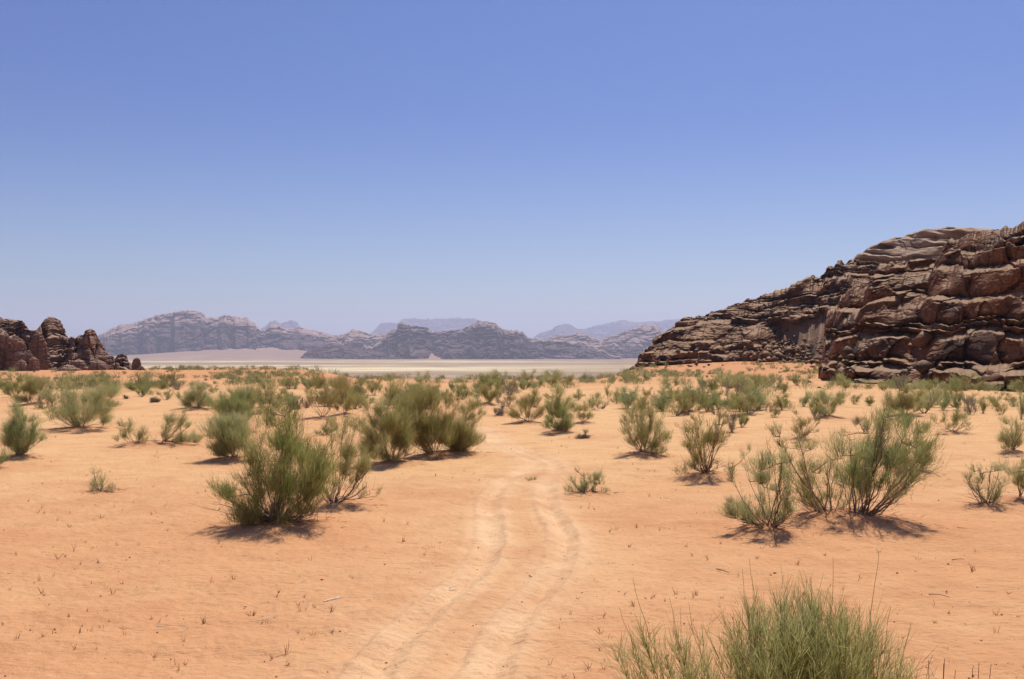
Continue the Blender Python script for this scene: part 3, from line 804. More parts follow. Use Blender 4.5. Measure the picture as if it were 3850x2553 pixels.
GROUP_S = 'desert broom shrubs scattered over the orange sand'
HAND_XY = []
def hero(px, py, clump_px, label, seed, mat=None, dens=1.0, depth=0.8, mound=0.16, bare=0.0, pale=0.15, tw_w=0.0055, up=0.9, stem_r=0.016, tlen=1.0, cat='shrub'):
    """px,py: base in the 2365 px view; clump_px: [(x, y, r)] in the same view"""
    rg = np.random.RandomState(seed)
    X, Y, g = at(px, py)
    k = S / FS * Y                                    # metres per view pixel there
    cl = []
    wid = max(abs(c[0] - px) for c in clump_px) * k + 0.2
    for (a, b, r) in [(a_, b_, r_ * (0.8 + 0.45 * rg.rand())) for a_, b_, r_ in clump_px]:
        z = (py - b) * k
        x = (a - px) * k
        r0 = 1.28 * r * k
        y = rg.uniform(-1, 1) * depth * (0.55 * wid) * math.sqrt(max(0.15, 1 - min(1, abs(x) / wid) ** 2))
        for _ in range(3 if r0 > 0.16 else 1):
            o3 = rg.normal(size=3) * r0 * (0.55 if r0 > 0.16 else 0)
            cl.append((x + o3[0], y + o3[1], max(z - 0.15 * r * k + o3[2], 0.06), r0 * (rg.uniform(0.5, 0.85) if r0 > 0.16 else 1)))
    W, F = shrub_parts(cl, (0, 0, 0), rg, dens, tw_w, up, stem_r, bare, pale, tlen)
    if mound: MOUNDS.append((X, Y + 0.1, mound, max(0.6, wid * 0.9)))
    o = empty('shrub', (X, Y, g + 0.9 * mound - 0.02))
    tag(o, label, cat, GROUP_S)
    link('stem', mesh_np('stem', *W[:3], smooth=True, attrs=W[3]), M_WOOD, o)
    link('foliage', mesh_np('foliage', *F[:3], attrs=F[3]), mat or M_LEAF, o)
    HAND_XY.append((X, Y, wid))
    return o

z1 = lambda L: [(a * 0.3377, 921.5 + b * 0.3377, r * 0.3377) for a, b, r in L]
z2 = lambda L: [(737.2 + a * 0.3377, 921.5 + b * 0.3377, r * 0.3377) for a, b, r in L]
z3 = lambda L: [(1566.5 + a * 0.3377, 921.5 + b * 0.3377, r * 0.3377) for a, b, r in L]

hero(640, 1222, z1([(1780,190,105),(1850,230,90),(1760,320,110),(1850,450,130),(1950,330,110),(2050,330,100),(2110,430,85),(2000,520,120),(1900,600,130),(1750,540,90),(2120,560,90),(2160,660,85),(2010,700,110),(1790,720,100),(1560,590,75),(1500,650,55),(1680,680,75),(1850,790,90),(1710,820,60),(2050,810,80),(2170,760,60),(1980,240,70),(2240,600,80),(2210,470,75),(2180,360,70)]),
     'largest dense green broom shrub left of the tracks, grey dead twigs at its lower left', 101, M_LEAFG, 0.95, bare=2.4, pale=0.3)
hero(772, 1170, z2([(200,150,70),(250,230,70),(225,330,70),(175,420,60),(60,420,50),(330,420,70),(280,520,50),(390,640,40),(60,560,45),(120,500,45)]),
     'open thin broom shrub with bare dark stems, just right of the largest shrub', 102, M_LEAF, 1.25, bare=1.0, mound=0.08)
hero(905, 1075, z2([(350,50,65),(420,120,85),(500,15,85),(560,130,85),(450,240,85),(330,330,75),(530,250,75),(380,400,65),(600,330,55),(410,330,60),(480,400,50),(350,200,50)]),
     'tall olive broom shrub at the left of the clump beside the tracks', 103, M_LEAF, 1.3, bare=0.4)
hero(1003, 1058, z2([(690,40,90),(650,130,85),(740,130,90),(700,230,90),(800,250,80),(860,300,60),(830,130,55),(870,20,45),(730,300,60),(690,-40,60)]),
     'tall olive broom shrub in the middle of the clump beside the tracks', 104, M_LEAF, 1.25)
hero(1058, 1052, z2([(900,150,70),(1020,110,60),(1080,80,40),(960,200,75),(1060,250,85),(1105,300,65),(1000,330,70),(880,330,60),(950,290,60)]),
     'low wide broom shrub at the right end of the clump, reaching towards the tracks', 105, M_LEAF, 1.35, bare=0.5)
hero(546, 1066, z1([(1480,160,75),(1560,130,80),(1640,190,80),(1500,240,75),(1600,260,75),(1680,300,60),(1470,390,45),(1560,190,70),(1460,300,45)]),
     'broom shrub with a white twisted trunk, close behind the left side of the largest shrub', 106, M_LEAF, 1.1, pale=0.5)
hero(560, 1000, [(548,905,22),(556,930,24),(540,945,22),(572,955,22),(560,975,20),(585,935,18),(532,925,16)],
     'tall upright broom shrub rising behind the one with the white trunk', 107, M_LEAFG, 1.3)
hero(188, 994, [(190,905,26),(215,905,24),(235,930,22),(245,950,16),(160,920,18),(140,945,14),(120,955,14),(170,950,20),(205,940,26),(225,965,20),(190,965,20),(150,890,14),(128,925,10)],
     'wide fan-shaped broom shrub with open bare stems below the left outcrop', 108, M_LEAF, 0.85, bare=0.6, pale=0.25)
hero(44, 1060, [(45,975,20),(65,980,18),(30,990,20),(75,1000,18),(50,1005,24),(25,1015,16),(60,1025,22),(80,1020,12),(40,1035,18)],
     'dense rounded dark green shrub near the left edge', 109, M_LEAFG, 1.1)
hero(315, 1034, [(283,965,13),(290,985,12),(305,1000,14),(325,1008,14),(280,1005,10),(338,1000,10)],
     'small forked broom shrub just left of the one with long bare side branches', 110, M_LEAF, 0.9)
hero(372, 1030, [(388,965,16),(395,985,14),(375,995,14),(415,1000,16),(435,970,14),(445,1010,18),(420,1025,16),(455,1025,12),(440,950,9)],
     'broom shrub with long bare side branches on a low mound at the left', 111, M_LEAF, 0.9, bare=0.7)
hero(235, 1137, [(212,1085,11),(222,1105,13),(240,1110,13),(258,1120,11),(268,1130,7),(205,1110,9),(230,1125,12)],
     'small pale green shrub alone on bare sand at the left', 112, M_LEAF, 0.8, mound=0.03)
hero(-8, 1092, [(-10,1065,16),(0,1075,9),(-20,1050,20)], 'shrub mostly cut off by the left edge of the picture', 113, M_LEAFG, 0.9)
hero(85, 934, [(80,885,16),(100,890,14),(65,900,14),(95,910,16),(75,918,14),(115,895,9),(55,905,9)],
     'bushy shrub standing below the jagged outcrop, left of the fan-shaped shrub', 114, M_LEAF, 1.0)
hero(450, 946, [(430,910,16),(450,900,16),(470,905,15),(440,928,14),(465,928,14),(415,915,9)], 'round broom shrub with dark shaded foot, left of the tall upright one', 115, M_LEAF, 1.0)
hero(618, 958, [(600,900,11),(612,890,11),(635,900,13),(648,912,10),(605,925,11),(630,930,12),(618,945,9),(590,915,8)], 'V-shaped open shrub right behind the top of the largest shrub', 116, M_LEAF, 0.9)
hero(745, 969, [(715,900,11),(730,893,11),(745,890,12),(762,900,12),(738,920,12),(760,925,10),(708,915,8),(775,912,9)], 'V-shaped open shrub on a small red mound, left of a lower bushy one', 117, M_LEAF, 1.0, bare=0.4)
hero(795, 960, [(785,905,14),(803,915,14),(790,930,14),(810,935,10),(778,925,9)], 'bushy shrub leaning right, beside the V-shaped one on a red mound', 118, M_LEAF, 1.0)
hero(752, 1006, [(750,988,11),(762,992,9),(742,995,9),(756,980,8)], 'very small dense bright green shrub in front of the V-shaped one', 119, M_LEAFG, 1.6, mound=0.03, tlen=0.8)
hero(1127, 934, [(1120,905,12),(1135,903,11),(1128,918,12),(1145,912,7)], 'small upright shrub on the open sand above the bend of the tracks', 120, M_LEAF, 1.0)
hero(1160, 945, [(1150,925,10),(1165,922,10),(1172,932,8)], 'thin dry brownish shrub behind a grey cushion plant', 121, M_LEAFX, 0.7, mound=0.03)
hero(1216, 979, [(1195,930,14),(1215,925,15),(1238,930,15),(1250,945,11),(1205,950,15),(1230,955,14),(1185,945,9)], 'round broom shrub just right of the upper end of the tracks', 122, M_LEAF, 1.0)
hero(1293, 1000, [(1285,930,18),(1305,935,18),(1275,955,15),(1300,960,18),(1318,950,14),(1285,980,16),(1305,982,14),(1270,978,9)], 'dense deep green shrub touching the right side of a rounder one above the tracks', 123, M_LEAFG, 1.15)
hero(1347, 980, [(1340,950,10),(1352,945,10),(1345,962,11),(1362,962,8)], 'small thin shrub at the right of the dense deep green one', 124, M_LEAF, 0.9)
hero(1488, 1055, [(1450,955,20),(1480,950,20),(1505,945,20),(1525,965,18),(1445,985,18),(1475,985,22),(1510,990,20),(1535,1005,15),(1460,1020,17),(1495,1025,18),(1520,1030,13),(1435,970,11)],
     'tall bushy broom shrub with a dark base, first on the right of the tracks', 125, M_LEAF, 1.0, bare=0.4)
hero(1632, 1104, [(1590,985,20),(1620,965,18),(1645,955,18),(1665,970,18),(1610,1005,22),(1645,1000,22),(1575,1030,18),(1600,1050,22),(1635,1045,22),(1660,1025,15),(1620,1080,17),(1585,1070,14),(1645,1078,12)],
     'large broad broom shrub, second on the right of the tracks', 126, M_LEAF, 0.95, bare=0.6)
hero(1692, 1000, [(1680,960,14),(1695,970,12),(1688,982,10),(1700,955,9)], 'brownish thin shrub behind the right side of the large broad one', 127, M_LEAFX, 0.9, mound=0.05)
hero(1357, 1140, [(1325,1100,14),(1335,1085,8),(1350,1110,14),(1372,1105,14),(1390,1108,14),(1345,1125,14),(1375,1127,14),(1397,1128,9)],
     'low squat shrub alone on the sand at the right edge of the tracks', 128, M_LEAFG, 1.0, mound=0.03)
hero(1228, 1108, [(1222,1103,5),(1235,1103,5),(1228,1104,4)], 'tiny green double tuft in the middle of the tracks', 129, M_LEAFG, 1.8, mound=0)
hero(1782, 1238, z3([(365,490,42),(500,370,36),(470,420,30),(620,420,75),(570,530,55),(640,560,50),(490,740,85),(600,720,90),(400,800,60),(360,740,40),(540,830,75),(680,640,50),(660,760,55),(440,850,45),(720,610,60),(700,500,55),(740,720,60),(560,440,60)]),
     'left and lowest of the three big broom shrubs growing together at the right', 130, M_LEAF, 1.15, bare=0.9, pale=0.25)
hero(1915, 1215, z3([(700,330,60),(660,290,40),(820,370,70),(760,400,55),(880,440,50),(930,590,80),(1050,540,65),(850,640,50),(1000,680,65),(1070,680,50),(1000,480,50),(930,700,45),(780,520,60),(860,720,60),(1080,430,60),(760,650,50)]),
     'middle and most open of the three big broom shrubs growing together at the right', 131, M_LEAF, 1.05, bare=0.8, pale=0.3)
hero(1982, 1216, z3([(1200,370,90),(1150,480,80),(1290,530,90),(1430,110,75),(1500,170,75),(1400,230,85),(1350,310,90),(1490,290,90),(1600,300,85),(1550,410,85),(1680,330,70),(1710,420,55),(1390,540,65),(1480,550,65),(1180,600,60),(1640,540,55),(1600,640,45),(1260,430,80),(1400,420,70),(1480,90,55),(1230,300,60),(1350,180,60)]),
     'right and tallest of the three big broom shrubs growing together at the right', 132, M_LEAFG, 0.85, bare=0.5, pale=0.25)
hero(2100, 1092, [(2085,1040,22),(2110,1030,22),(2130,1045,20),(2145,1020,16),(2125,1070,18),(2150,1060,13),(2095,1070,16),(2120,1000,16)], 'shadowy shrub behind the right shoulder of the tallest big broom shrub', 133, M_LEAFG, 0.9)
hero(2090, 962, [(2055,920,14),(2075,910,15),(2100,912,15),(2120,918,12),(2065,938,14),(2095,940,14),(2115,945,9)], 'round shrub on the pale sand behind the top of the tallest big shrub', 134, M_LEAF, 1.0)
hero(2000, 1000, [(1990,972,12),(2003,982,10),(1995,990,8)], 'little feathery grey-green shrub left of the top of the tallest big shrub', 135, M_LEAFX, 0.7, mound=0.03)
hero(1850, 1020, [(1835,955,10),(1842,975,12),(1855,985,14),(1870,985,12),(1850,1003,12),(1882,978,8)], 'upright shrub between the large broad one and the tallest big one', 136, M_LEAF, 1.1, bare=0.3)
hero(1690, 1112, [(1688,1078,11),(1690,1095,11)], 'small narrow shrub left of the three big shrubs', 137, M_LEAF, 0.9, mound=0)
hero(2200, 1004, [(2172,968,10),(2190,970,11),(2205,965,11),(2215,980,11),(2228,992,9),(2195,985,10)], 'shrub with bare lower stems and a low right branch, near the right edge', 138, M_LEAF, 0.95, bare=0.4)
hero(2342, 1050, [(2335,990,14),(2350,985,13),(2325,1010,12),(2345,1015,15),(2358,1010,11),(2340,1033,12)], 'oval shrub on the sand by the right edge, above two lower ones', 139, M_LEAF, 1.05)
hero(2283, 1178, [(2255,1115,16),(2275,1105,18),(2300,1098,18),(2318,1090,12),(2265,1135,17),(2295,1130,18),(2315,1125,13),(2290,1155,14),(2235,1110,9)],
     'bushy broom shrub with its own dark shadow, right of the three big shrubs', 140, M_LEAFG, 1.0, bare=0.5)
hero(2362, 1162, [(2355,1085,18),(2368,1110,20),(2345,1120,15),(2360,1138,15),(2380,1090,20)], 'shrub half cut off by the right edge, beside the bushy broom shrub', 141, M_LEAF, 1.0)
hero(1912, 966, [(1900,918,13),(1920,915,14),(1938,922,10),(1905,935,12),(1922,938,11),(1893,925,8)], 'shrub with bare stems standing clear on the pale sand right of the upright one', 142, M_LEAF, 0.95)
hero(1595, 954, [(1575,912,13),(1595,910,14),(1615,915,13),(1585,930,12),(1605,932,12),(1622,922,8)], 'vase-shaped shrub behind the tall bushy one right of the tracks', 143, M_LEAF, 1.0)
hero(1722, 961, [(1705,915,12),(1722,908,13),(1738,918,11),(1715,935,12),(1730,940,10)], 'dark footed shrub in the open above the large broad one', 144, M_LEAF, 1.0)
hero(1788, 965, [(1783,942,9),(1795,935,8),(1790,953,8)], 'small thin shrub right of the dark footed one', 145, M_LEAF, 0.9, mound=0.03)
# grey cushion plants
for (px, py, r, lb) in [(1344, 1014, 11, 'grey ball-shaped cushion plant in front of the dense deep green shrub'),
                        (1155, 961, 11, 'grey cushion plant on the sand above the bend of the tracks'),
                        (683, 946, 11, 'grey cushion plant right of the V-shaped shrub behind the largest shrub'),
                        (354, 930, 9, 'larger of two dark dry cushion plants on the pale sand at the left'),
                        (292, 922, 6, 'smaller of two dark dry cushion plants on the pale sand at the left')]:
    hero(px, py, [(px - r * .5, py - r * .7, r * .7), (px + r * .5, py - r * .7, r * .7), (px, py - r * 1.1, r * .75), (px, py - r * .5, r * .7)], lb, 300 + px, M_LEAFX, 1.5, mound=0.02, up=0.5, cat='cushion plant')

# medium and small shrubs as copies of a few plants
def proto(seed, n, w, h, dens, mat, bare=0.0, w_tw=0.010, pale=0.15):
    rg = np.random.RandomState(seed)
    cl = []
    for k in range(n):
        a = rg.rand() * 6.283; q = math.sqrt(rg.rand())
        z = h * (0.30 + 0.62 * rg.rand()); s = 0.35 + 0.75 * (z / h)
        cl.append((math.cos(a) * q * w * s, math.sin(a) * q * w * s, z, rg.uniform(0.15, 0.27) * (0.5 + 0.5 * h)))
    W, F = shrub_parts(cl, (0, 0, 0), rg, dens, w_tw, 0.9, 0.02, bare, pale)
    return (mesh_np('stem', *W[:3], smooth=True, attrs=W[3]), mesh_np('foliage', *F[:3], attrs=F[3]), mat)

PROTO = [proto(201, 12, .62, 1.25, .42, M_LEAF), proto(202, 9, .50, 1.35, .40, M_LEAFG, .3), proto(203, 14, .75, 1.10, .40, M_LEAF, .5),
         proto(204, 7, .45, 1.15, .38, M_LEAF), proto(205, 16, .85, 1.35, .40, M_LEAFG, .3), proto(206, 8, .70, 0.85, .38, M_LEAFX, .4), proto(207, 10, .55, 1.5, .40, M_LEAF),
         proto(208, 9, .75, 1.0, .10, M_LEAFX, 2.2, 0.010, 0.6), proto(209, 11, .80, 1.25, .26, M_LEAF, 1.2, 0.010, 0.4), proto(210, 20, .95, 1.05, .40, M_LEAFG, .4)]
for s_, f_, m_ in PROTO:
    s_.materials.append(M_WOOD); f_.materials.append(m_)

def place(X, Y, g, hgt, wdt, k, rz, label, group, parts=True):
    s_, f_, m_ = PROTO[k]
    o = empty('shrub', (X, Y, g - 0.03)); o.rotation_euler = (0, 0, rz)
    base_h = (1.4, 1.55, 1.25, 1.3, 1.55, 1.0, 1.7, 1.15, 1.4, 1.25)[k]; base_w = (1.5, 1.3, 1.75, 1.2, 2.0, 1.6, 1.4, 1.8, 1.9, 2.2)[k]
    o.scale = (wdt / base_w, wdt / base_w, hgt / base_h)
    tag(o, label, 'shrub', group)
    a = bpy.data.objects.new('stem', s_); COL.objects.link(a); a.parent = o
    c = bpy.data.objects.new('foliage', f_); COL.objects.link(c); c.parent = o
    return o

rg = np.random.RandomState(77)
# read off the photograph one by one: base x, base y, top y, width (2365 px view), plant kind, label
MID = [
 (20, 911, 880, 50, 2, 'bushy shrub at the left edge, below the foot of the jagged outcrop'),
 (122, 903, 875, 30, 3, 'small upright shrub below the taller tower of the outcrop'),
 (156, 903, 874, 28, 0, 'small shrub standing between the fan-shaped shrub and the outcrop'),
 (244, 890, 869, 22, 3, 'small shrub below the lone rock pinnacle, left one'),
 (260, 907, 887, 30, 2, 'low shrub just right of the fan-shaped shrub'),
 (310, 903, 879, 60, 4, 'wide low shrub behind the two dark dry cushion plants'),
 (382, 924, 896, 48, 2, 'wide grey-green shrub on the pale sand left of the round broom shrub'),
 (493, 947, 905, 55, 2, 'spreading shrub between the round broom shrub and the tall upright one'),
 (493, 908, 884, 30, 0, 'small round shrub behind the spreading shrub, near the pale flat'),
 (665, 955, 920, 26, 5, 'thin dry shrub beside a grey cushion plant'),
 (682, 893, 880, 22, 0, 'tiny dark round shrub standing clear behind the V-shaped shrubs'),
 (829, 911, 889, 18, 3, 'narrow upright shrub right of the bushy leaning one'),
 (868, 892, 878, 30, 0, 'little round shrub behind the narrow upright one'),
 (945, 916, 880, 34, 1, 'upright shrub behind the clump beside the tracks, left one'),
 (1010, 914, 886, 28, 1, 'upright shrub behind the clump beside the tracks, right one'),
 (1037, 916, 907, 30, 2, 'very low flat shrub on open sand, right of the tall clump'),
 (1077, 920, 900, 50, 2, 'low spreading shrub between the tall clump and the small upright shrub'),
 (1268, 923, 905, 40, 2, 'low shrub behind the dense deep green shrub above the tracks'),
 (1336, 924, 893, 38, 0, 'shrub standing in the row behind the small thin one, above the low brown one'),
 (1388, 945, 922, 55, 5, 'low brownish spreading shrub on a red mound'),
 (1405, 921, 878, 24, 3, 'tall narrow shrub in the row above the low brown spreading one'),
 (1432, 923, 889, 36, 0, 'V-shaped shrub in the row, just right of the tall narrow one'),
 (1460, 924, 900, 22, 3, 'little shrub in the row above the tall bushy one right of the tracks'),
 (1494, 917, 890, 30, 0, 'rounded shrub in the row left of the vase-shaped shrub'),
 (1527, 924, 902, 20, 3, 'small dark shrub touching the left of the vase-shaped one'),
 (1557, 914, 889, 38, 0, 'shrub half hidden behind the left of the vase-shaped one'),
 (1655, 924, 897, 36, 2, 'bushy shrub between the vase-shaped and the dark footed shrub'),
 (1766, 941, 912, 36, 2, 'low bushy shrub right of the dark footed shrub'),
 (1813, 939, 908, 26, 1, 'narrow dark green shrub left of a bigger round one'),
 (1855, 939, 896, 46, 4, 'big round shrub behind the clear standing shrub with bare stems'),
 (1874, 941, 912, 28, 1, 'small dark shrub at the right foot of the big round one'),
 (1940, 936, 905, 34, 0, 'shrub directly behind the clear standing shrub with bare stems'),
 (1974, 934, 905, 36, 2, 'open grey-green shrub below the bottom ledge of the rocky hill, left one'),
 (2008, 937, 907, 40, 4, 'dense shrub below the bottom ledge of the rocky hill, middle one'),
 (2130, 918, 900, 26, 0, 'small dark shrub against the bottom ledge of the rocky hill'),
 (2177, 948, 903, 50, 4, 'big dark green shrub right of the tallest big shrub, in the row under the rocks'),
 (2213, 947, 904, 40, 4, 'dark green shrub joined to the right of the big one under the rocks'),
 (2243, 952, 910, 34, 5, 'dry brownish shrub in the row under the rocks near the right edge'),
 (2270, 955, 910, 28, 1, 'upright green shrub right of the dry brownish one under the rocks'),
 (2309, 959, 915, 44, 2, 'spreading shrub under the rocks near the right edge'),
 (2358, 968, 905, 26, 1, 'tall green shrub cut by the right edge under the rocks'),
]
for (px, py, top, wpx, k, lb) in MID:
    X, Y, g = at(px, py); m = S / FS * Y
    place(X, Y, g, (py - top) * m * 1.05, wpx * m * 1.0, k, rg.rand() * 6.28, lb, GROUP_S)
    HAND_XY.append((X, Y, wpx * m * 0.5))

# scattered beyond: the largest become single plants, the rest one mass
cand = []
HX = np.array([(a, b_) for a, b_, c_ in HAND_XY])
def cand_field():
    out = []
    while len(out) < 1150:
        Y = math.exp(rg.uniform(math.log(48), math.log(250)))
        px = rg.uniform(-160, 4010)
        X = (px - CX) / FS * Y
        # keep density per square metre even
        if rg.rand() > (Y / 250.0) ** 2 * 1.9 + 0.03: continue
        nz = float(noise2(X / 17.0 + 4, Y / 17.0)) + 0.5 * float(noise2(X / 6.0, Y / 6.0 + 3))
        a = (px - 2300) * 1.526
        th = 0.16 if px < 1700 else 0.07
        if Y > 165: th = 0.10
        if px > 2380 and Y > 150: th = 0.02
        if nz < th - 0.08 and Y > 95 or (nz < th and Y <= 95): continue
        if Y < 62 and rg.rand() < 0.75: continue
        # not inside the rock
        py = HY + CAM_H / Y * FS
        if px > 3100 and Y > 118 - (px - 3100) * 0.030: continue
        if px > 2350 and 95 < Y < 150 and rg.rand() < 0.5: continue
        if px > 2700 and Y > 222: continue
        if px < 560 and Y > 186: continue
        if px > 900 and Y > 118 and rg.rand() < 0.35: continue
        if Y > 128 and abs(px / FS - CX / FS + 0.035) < 0.16 and rg.rand() < 0.66: continue
        if px < 620 and Y > 120 and rg.rand() < 0.75: continue
        if len(HX) and np.min(np.hypot(HX[:, 0] - X, HX[:, 1] - Y)) < 1.2: continue
        out.append((X, Y, px))
    return out
FIELD = cand_field()
items = []
for X, Y, px in FIELD:
    g = float(ground_base(X, Y))
    hgt = max(0.25, rg.lognormal(-0.05, 0.50)); hgt = min(hgt, 2.0)
    if Y > 125: hgt *= 0.72
    if px > 2380 and Y > 165: hgt *= 0.8
    items.append((hgt / Y, X, Y, g, hgt, px))
items.sort(reverse=True)
NIND = 205
def zone(px, Y):
    dist = 'nearer' if Y < 85 else 'farther'
    if px > 2380 and Y > 150:
        return ('small round green shrub dotted on the orange dune below the rocky hill', 'shrubs on the dune below the rocky hill')
    if px > 2700:
        return (f'small green shrub in the {dist} rows between the big shrubs and the rocky hill', f'{dist} shrubs before the rocky hill')
    if px < 620:
        return (f'small green shrub in the {dist} rows below the jagged left outcrop', f'{dist} shrubs below the left outcrop')
    if px < 1700:
        return (f'small green shrub in the {dist} rows between the tall left clump and the pale flat', f'{dist} shrubs before the pale flat')
    return (f'small green shrub in the {dist} rows beyond the end of the tracks', f'{dist} shrubs beyond the tracks')
for (_, X, Y, g, hgt, px) in items[:NIND]:
    lb, gp = zone(px, Y)
    place(X, Y, g, hgt, hgt * rg.uniform(0.95, 1.6), int(rg.choice(10, p=[.14, .12, .13, .12, .12, .05, .08, .04, .10, .10])), rg.rand() * 6.28, lb, gp)

def mini(rg, X, Y, g, hgt, wdt, nt, wd):
    p0 = np.stack([X + rg.normal(size=nt) * wdt * 0.24, Y + rg.normal(size=nt) * wdt * 0.24, g + hgt * rg.rand(nt) * 0.62], 1)
    d = np.stack([(p0[:, 0] - X) / wdt * 1.2, (p0[:, 1] - Y) / wdt * 1.2, np.ones(nt)], 1) + rg.normal(size=(nt, 3)) * 0.38
    d /= np.linalg.norm(d, axis=1)[:, None]
    return ribbons(p0, d, hgt * (0.28 + 0.3 * rg.rand(nt)), wd * (0.7 + 0.6 * rg.rand(nt)), rg, 0.2, 2, 0.0, np.clip(0.3 + 0.2 * rg.normal() + 0.2 * rg.normal(size=nt), 0, 1))
mm = [mini(rg, X, Y, g, hgt, hgt * rg.uniform(0.95, 1.7), int(np.clip(90 * 140 / Y, 40, 130)), 0.030 * Y / 110) for (_, X, Y, g, hgt, px) in items[NIND:]]
# out onto the pale flat, thinning with distance
for k in range(700):
    Y = math.exp(rg.uniform(math.log(175), math.log(1150))); px = rg.uniform(500 if Y > 215 else 700, 2420); X = (px - CX) / FS * Y
    if float(noise2(X / 60.0, Y / 90.0)) < 0.04 + 0.12 * sstep(250, 900, Y): continue
    hh = rg.uniform(0.35, 0.85)
    mm.append(mini(rg, X, Y, float(ground_base(X, Y)), hh, hh * 1.5, 26, 0.05 * Y / 150))
mm = merge(mm)
scrub = link('scrub', mesh_np('scrub', *mm[:3], attrs=mm[3]), M_SCRUB)
tag(scrub, 'mass of tiny green shrubs thinning out towards the pale desert flat', 'scrub', kind='stuff')

# ------------------------------------------------------------------ the near broom bush at the lower right
def near_bush():
    rg = np.random.RandomState(500)
    Y0 = 6.7
    X0 = (3040 - CX) / FS * Y0
    kpx = Y0 / FS
    W = []; F = []
    q6 = lambda a, b: ((2300 + a / 1.526 - CX) * kpx - X0, CAM_H - (1950 + b / 1.526 - HY) * kpx)
    tips = []
    def env(a):                                # crop row of the crown's outline over crop column
        return np.interp(a, [40, 120, 330, 480, 560, 700, 900, 1000, 1100, 1250, 1400, 1550, 1650, 1740], [760, 640, 560, 620, 720, 600, 500, 480, 470, 455, 500, 600, 720, 860])
    for k in range(190):
        a = rg.choice([rg.uniform(60, 520), rg.uniform(640, 1640), rg.normal(1080, 220)], p=[0.13, 0.42, 0.45])
        a = float(np.clip(a, 60, 1660))
        b = env(a) + abs(rg.normal()) * 170 + 10
        x, z = q6(a, b)
        depth = rg.normal() * 0.32
        rootx = x * 0.22 if a > 560 else -0.52 + rg.normal() * 0.05
        tips.append((np.array([rootx + rg.normal() * 0.05, depth * 0.25, 0.0]), np.array([x, depth, z])))
    # single long shoots read off the picture
    for a, b, ra in [(110, 340, 340), (1662, 200, 1480), (880, 260, 930), (700, 290, 800), (1310, 250, 1330), (360, 445, 470), (80, 560, 300), (1000, 340, 1000), (1730, 560, 1620), (1758, 680, 1560), (1110, 300, 1140), (600, 430, 720), (1600, 430, 1480)]:
        x, z = q6(a, b); xr, _ = q6(ra, 900)
        tips.append((np.array([xr * 0.5 if ra > 560 else -0.5, rg.normal() * 0.08, 0.0]), np.array([x, rg.normal() * 0.2, z])))
    P0 = []; D = []; LN = []; WD = []; TI = []
    n_main = len(tips) - 13
    for ti_, (r0, tp) in enumerate(tips):
        n = 16; t = np.linspace(0, 1, n)[:, None]
        up = np.array([r0[0] * 0.3 + tp[0] * 0.7, r0[1] * 0.4 + tp[1] * 0.6, tp[2] * 0.62])
        path = (1 - t) ** 2 * r0 + 2 * t * (1 - t) * up + t * t * tp
        path += np.cumsum(rg.normal(size=(n, 3)) * 0.008, 0) * t
        ti = np.clip(0.35 + 0.2 * rg.normal(), 0, 1)
        kk = 1.0 if ti_ < n_main else 0.6
        W.append(tube(path[:9], 0.010 * kk, 0.0045 * kk, 0.2 + 0.4 * rg.rand(), 5))
        F.append(tube(path[7:], 0.0045 * kk, 0.0012, ti, 4))
        tg = np.gradient(path, axis=0); tg /= np.linalg.norm(tg, axis=1)[:, None]
        m = 42 if ti_ < n_main else 12
        idx = rg.randint(5, n - 1 if ti_ < n_main else n - 5, m)
        dv = tg[idx] + rg.normal(size=(m, 3)) * 0.42; dv[:, 2] += 0.25
        dv /= np.linalg.norm(dv, axis=1)[:, None]
        ln = rg.uniform(0.14, 0.50, m) * (1.1 - 0.6 * idx / n)
        P0.append(path[idx]); D.append(dv); LN.append(ln); WD.append(np.full(m, 0.0046) * rg.uniform(.7, 1.2, m)); TI.append(np.clip(ti + 0.2 * rg.normal(size=m), 0, 1))
        for j in range(2):                     # side twigs of the twigs
            s = rg.rand(m, 1) * 0.7
            p2 = path[idx] + dv * ln[:, None] * s
            d2 = dv + rg.normal(size=(m, 3)) * 0.32; d2[:, 2] += 0.2; d2 /= np.linalg.norm(d2, axis=1)[:, None]
            P0.append(p2); D.append(d2); LN.append(ln * rg.uniform(0.4, 0.8, m)); WD.append(np.full(m, 0.0036)); TI.append(np.clip(ti + 0.2 * rg.normal(size=m), 0, 1))
    F.append(ribbons(np.concatenate(P0), np.concatenate(D), np.concatenate(LN), np.concatenate(WD), rg, 0.13, 4, 0.05, np.concatenate(TI)))
    W = merge(W); F = merge(F)
    o = empty('shrub', (X0, Y0, float(ground_base(X0, Y0)) - 0.02))
    tag(o, 'nearest shrub, bright green rush-like twigs rising from the bottom edge at the right', 'shrub', GROUP_S)
    link('stem', mesh_np('stem', *W[:3], smooth=True, attrs=W[3]), M_WOOD, o)
    link('foliage', mesh_np('foliage', *F[:3], attrs=F[3]), M_NEAR, o)
near_bush()

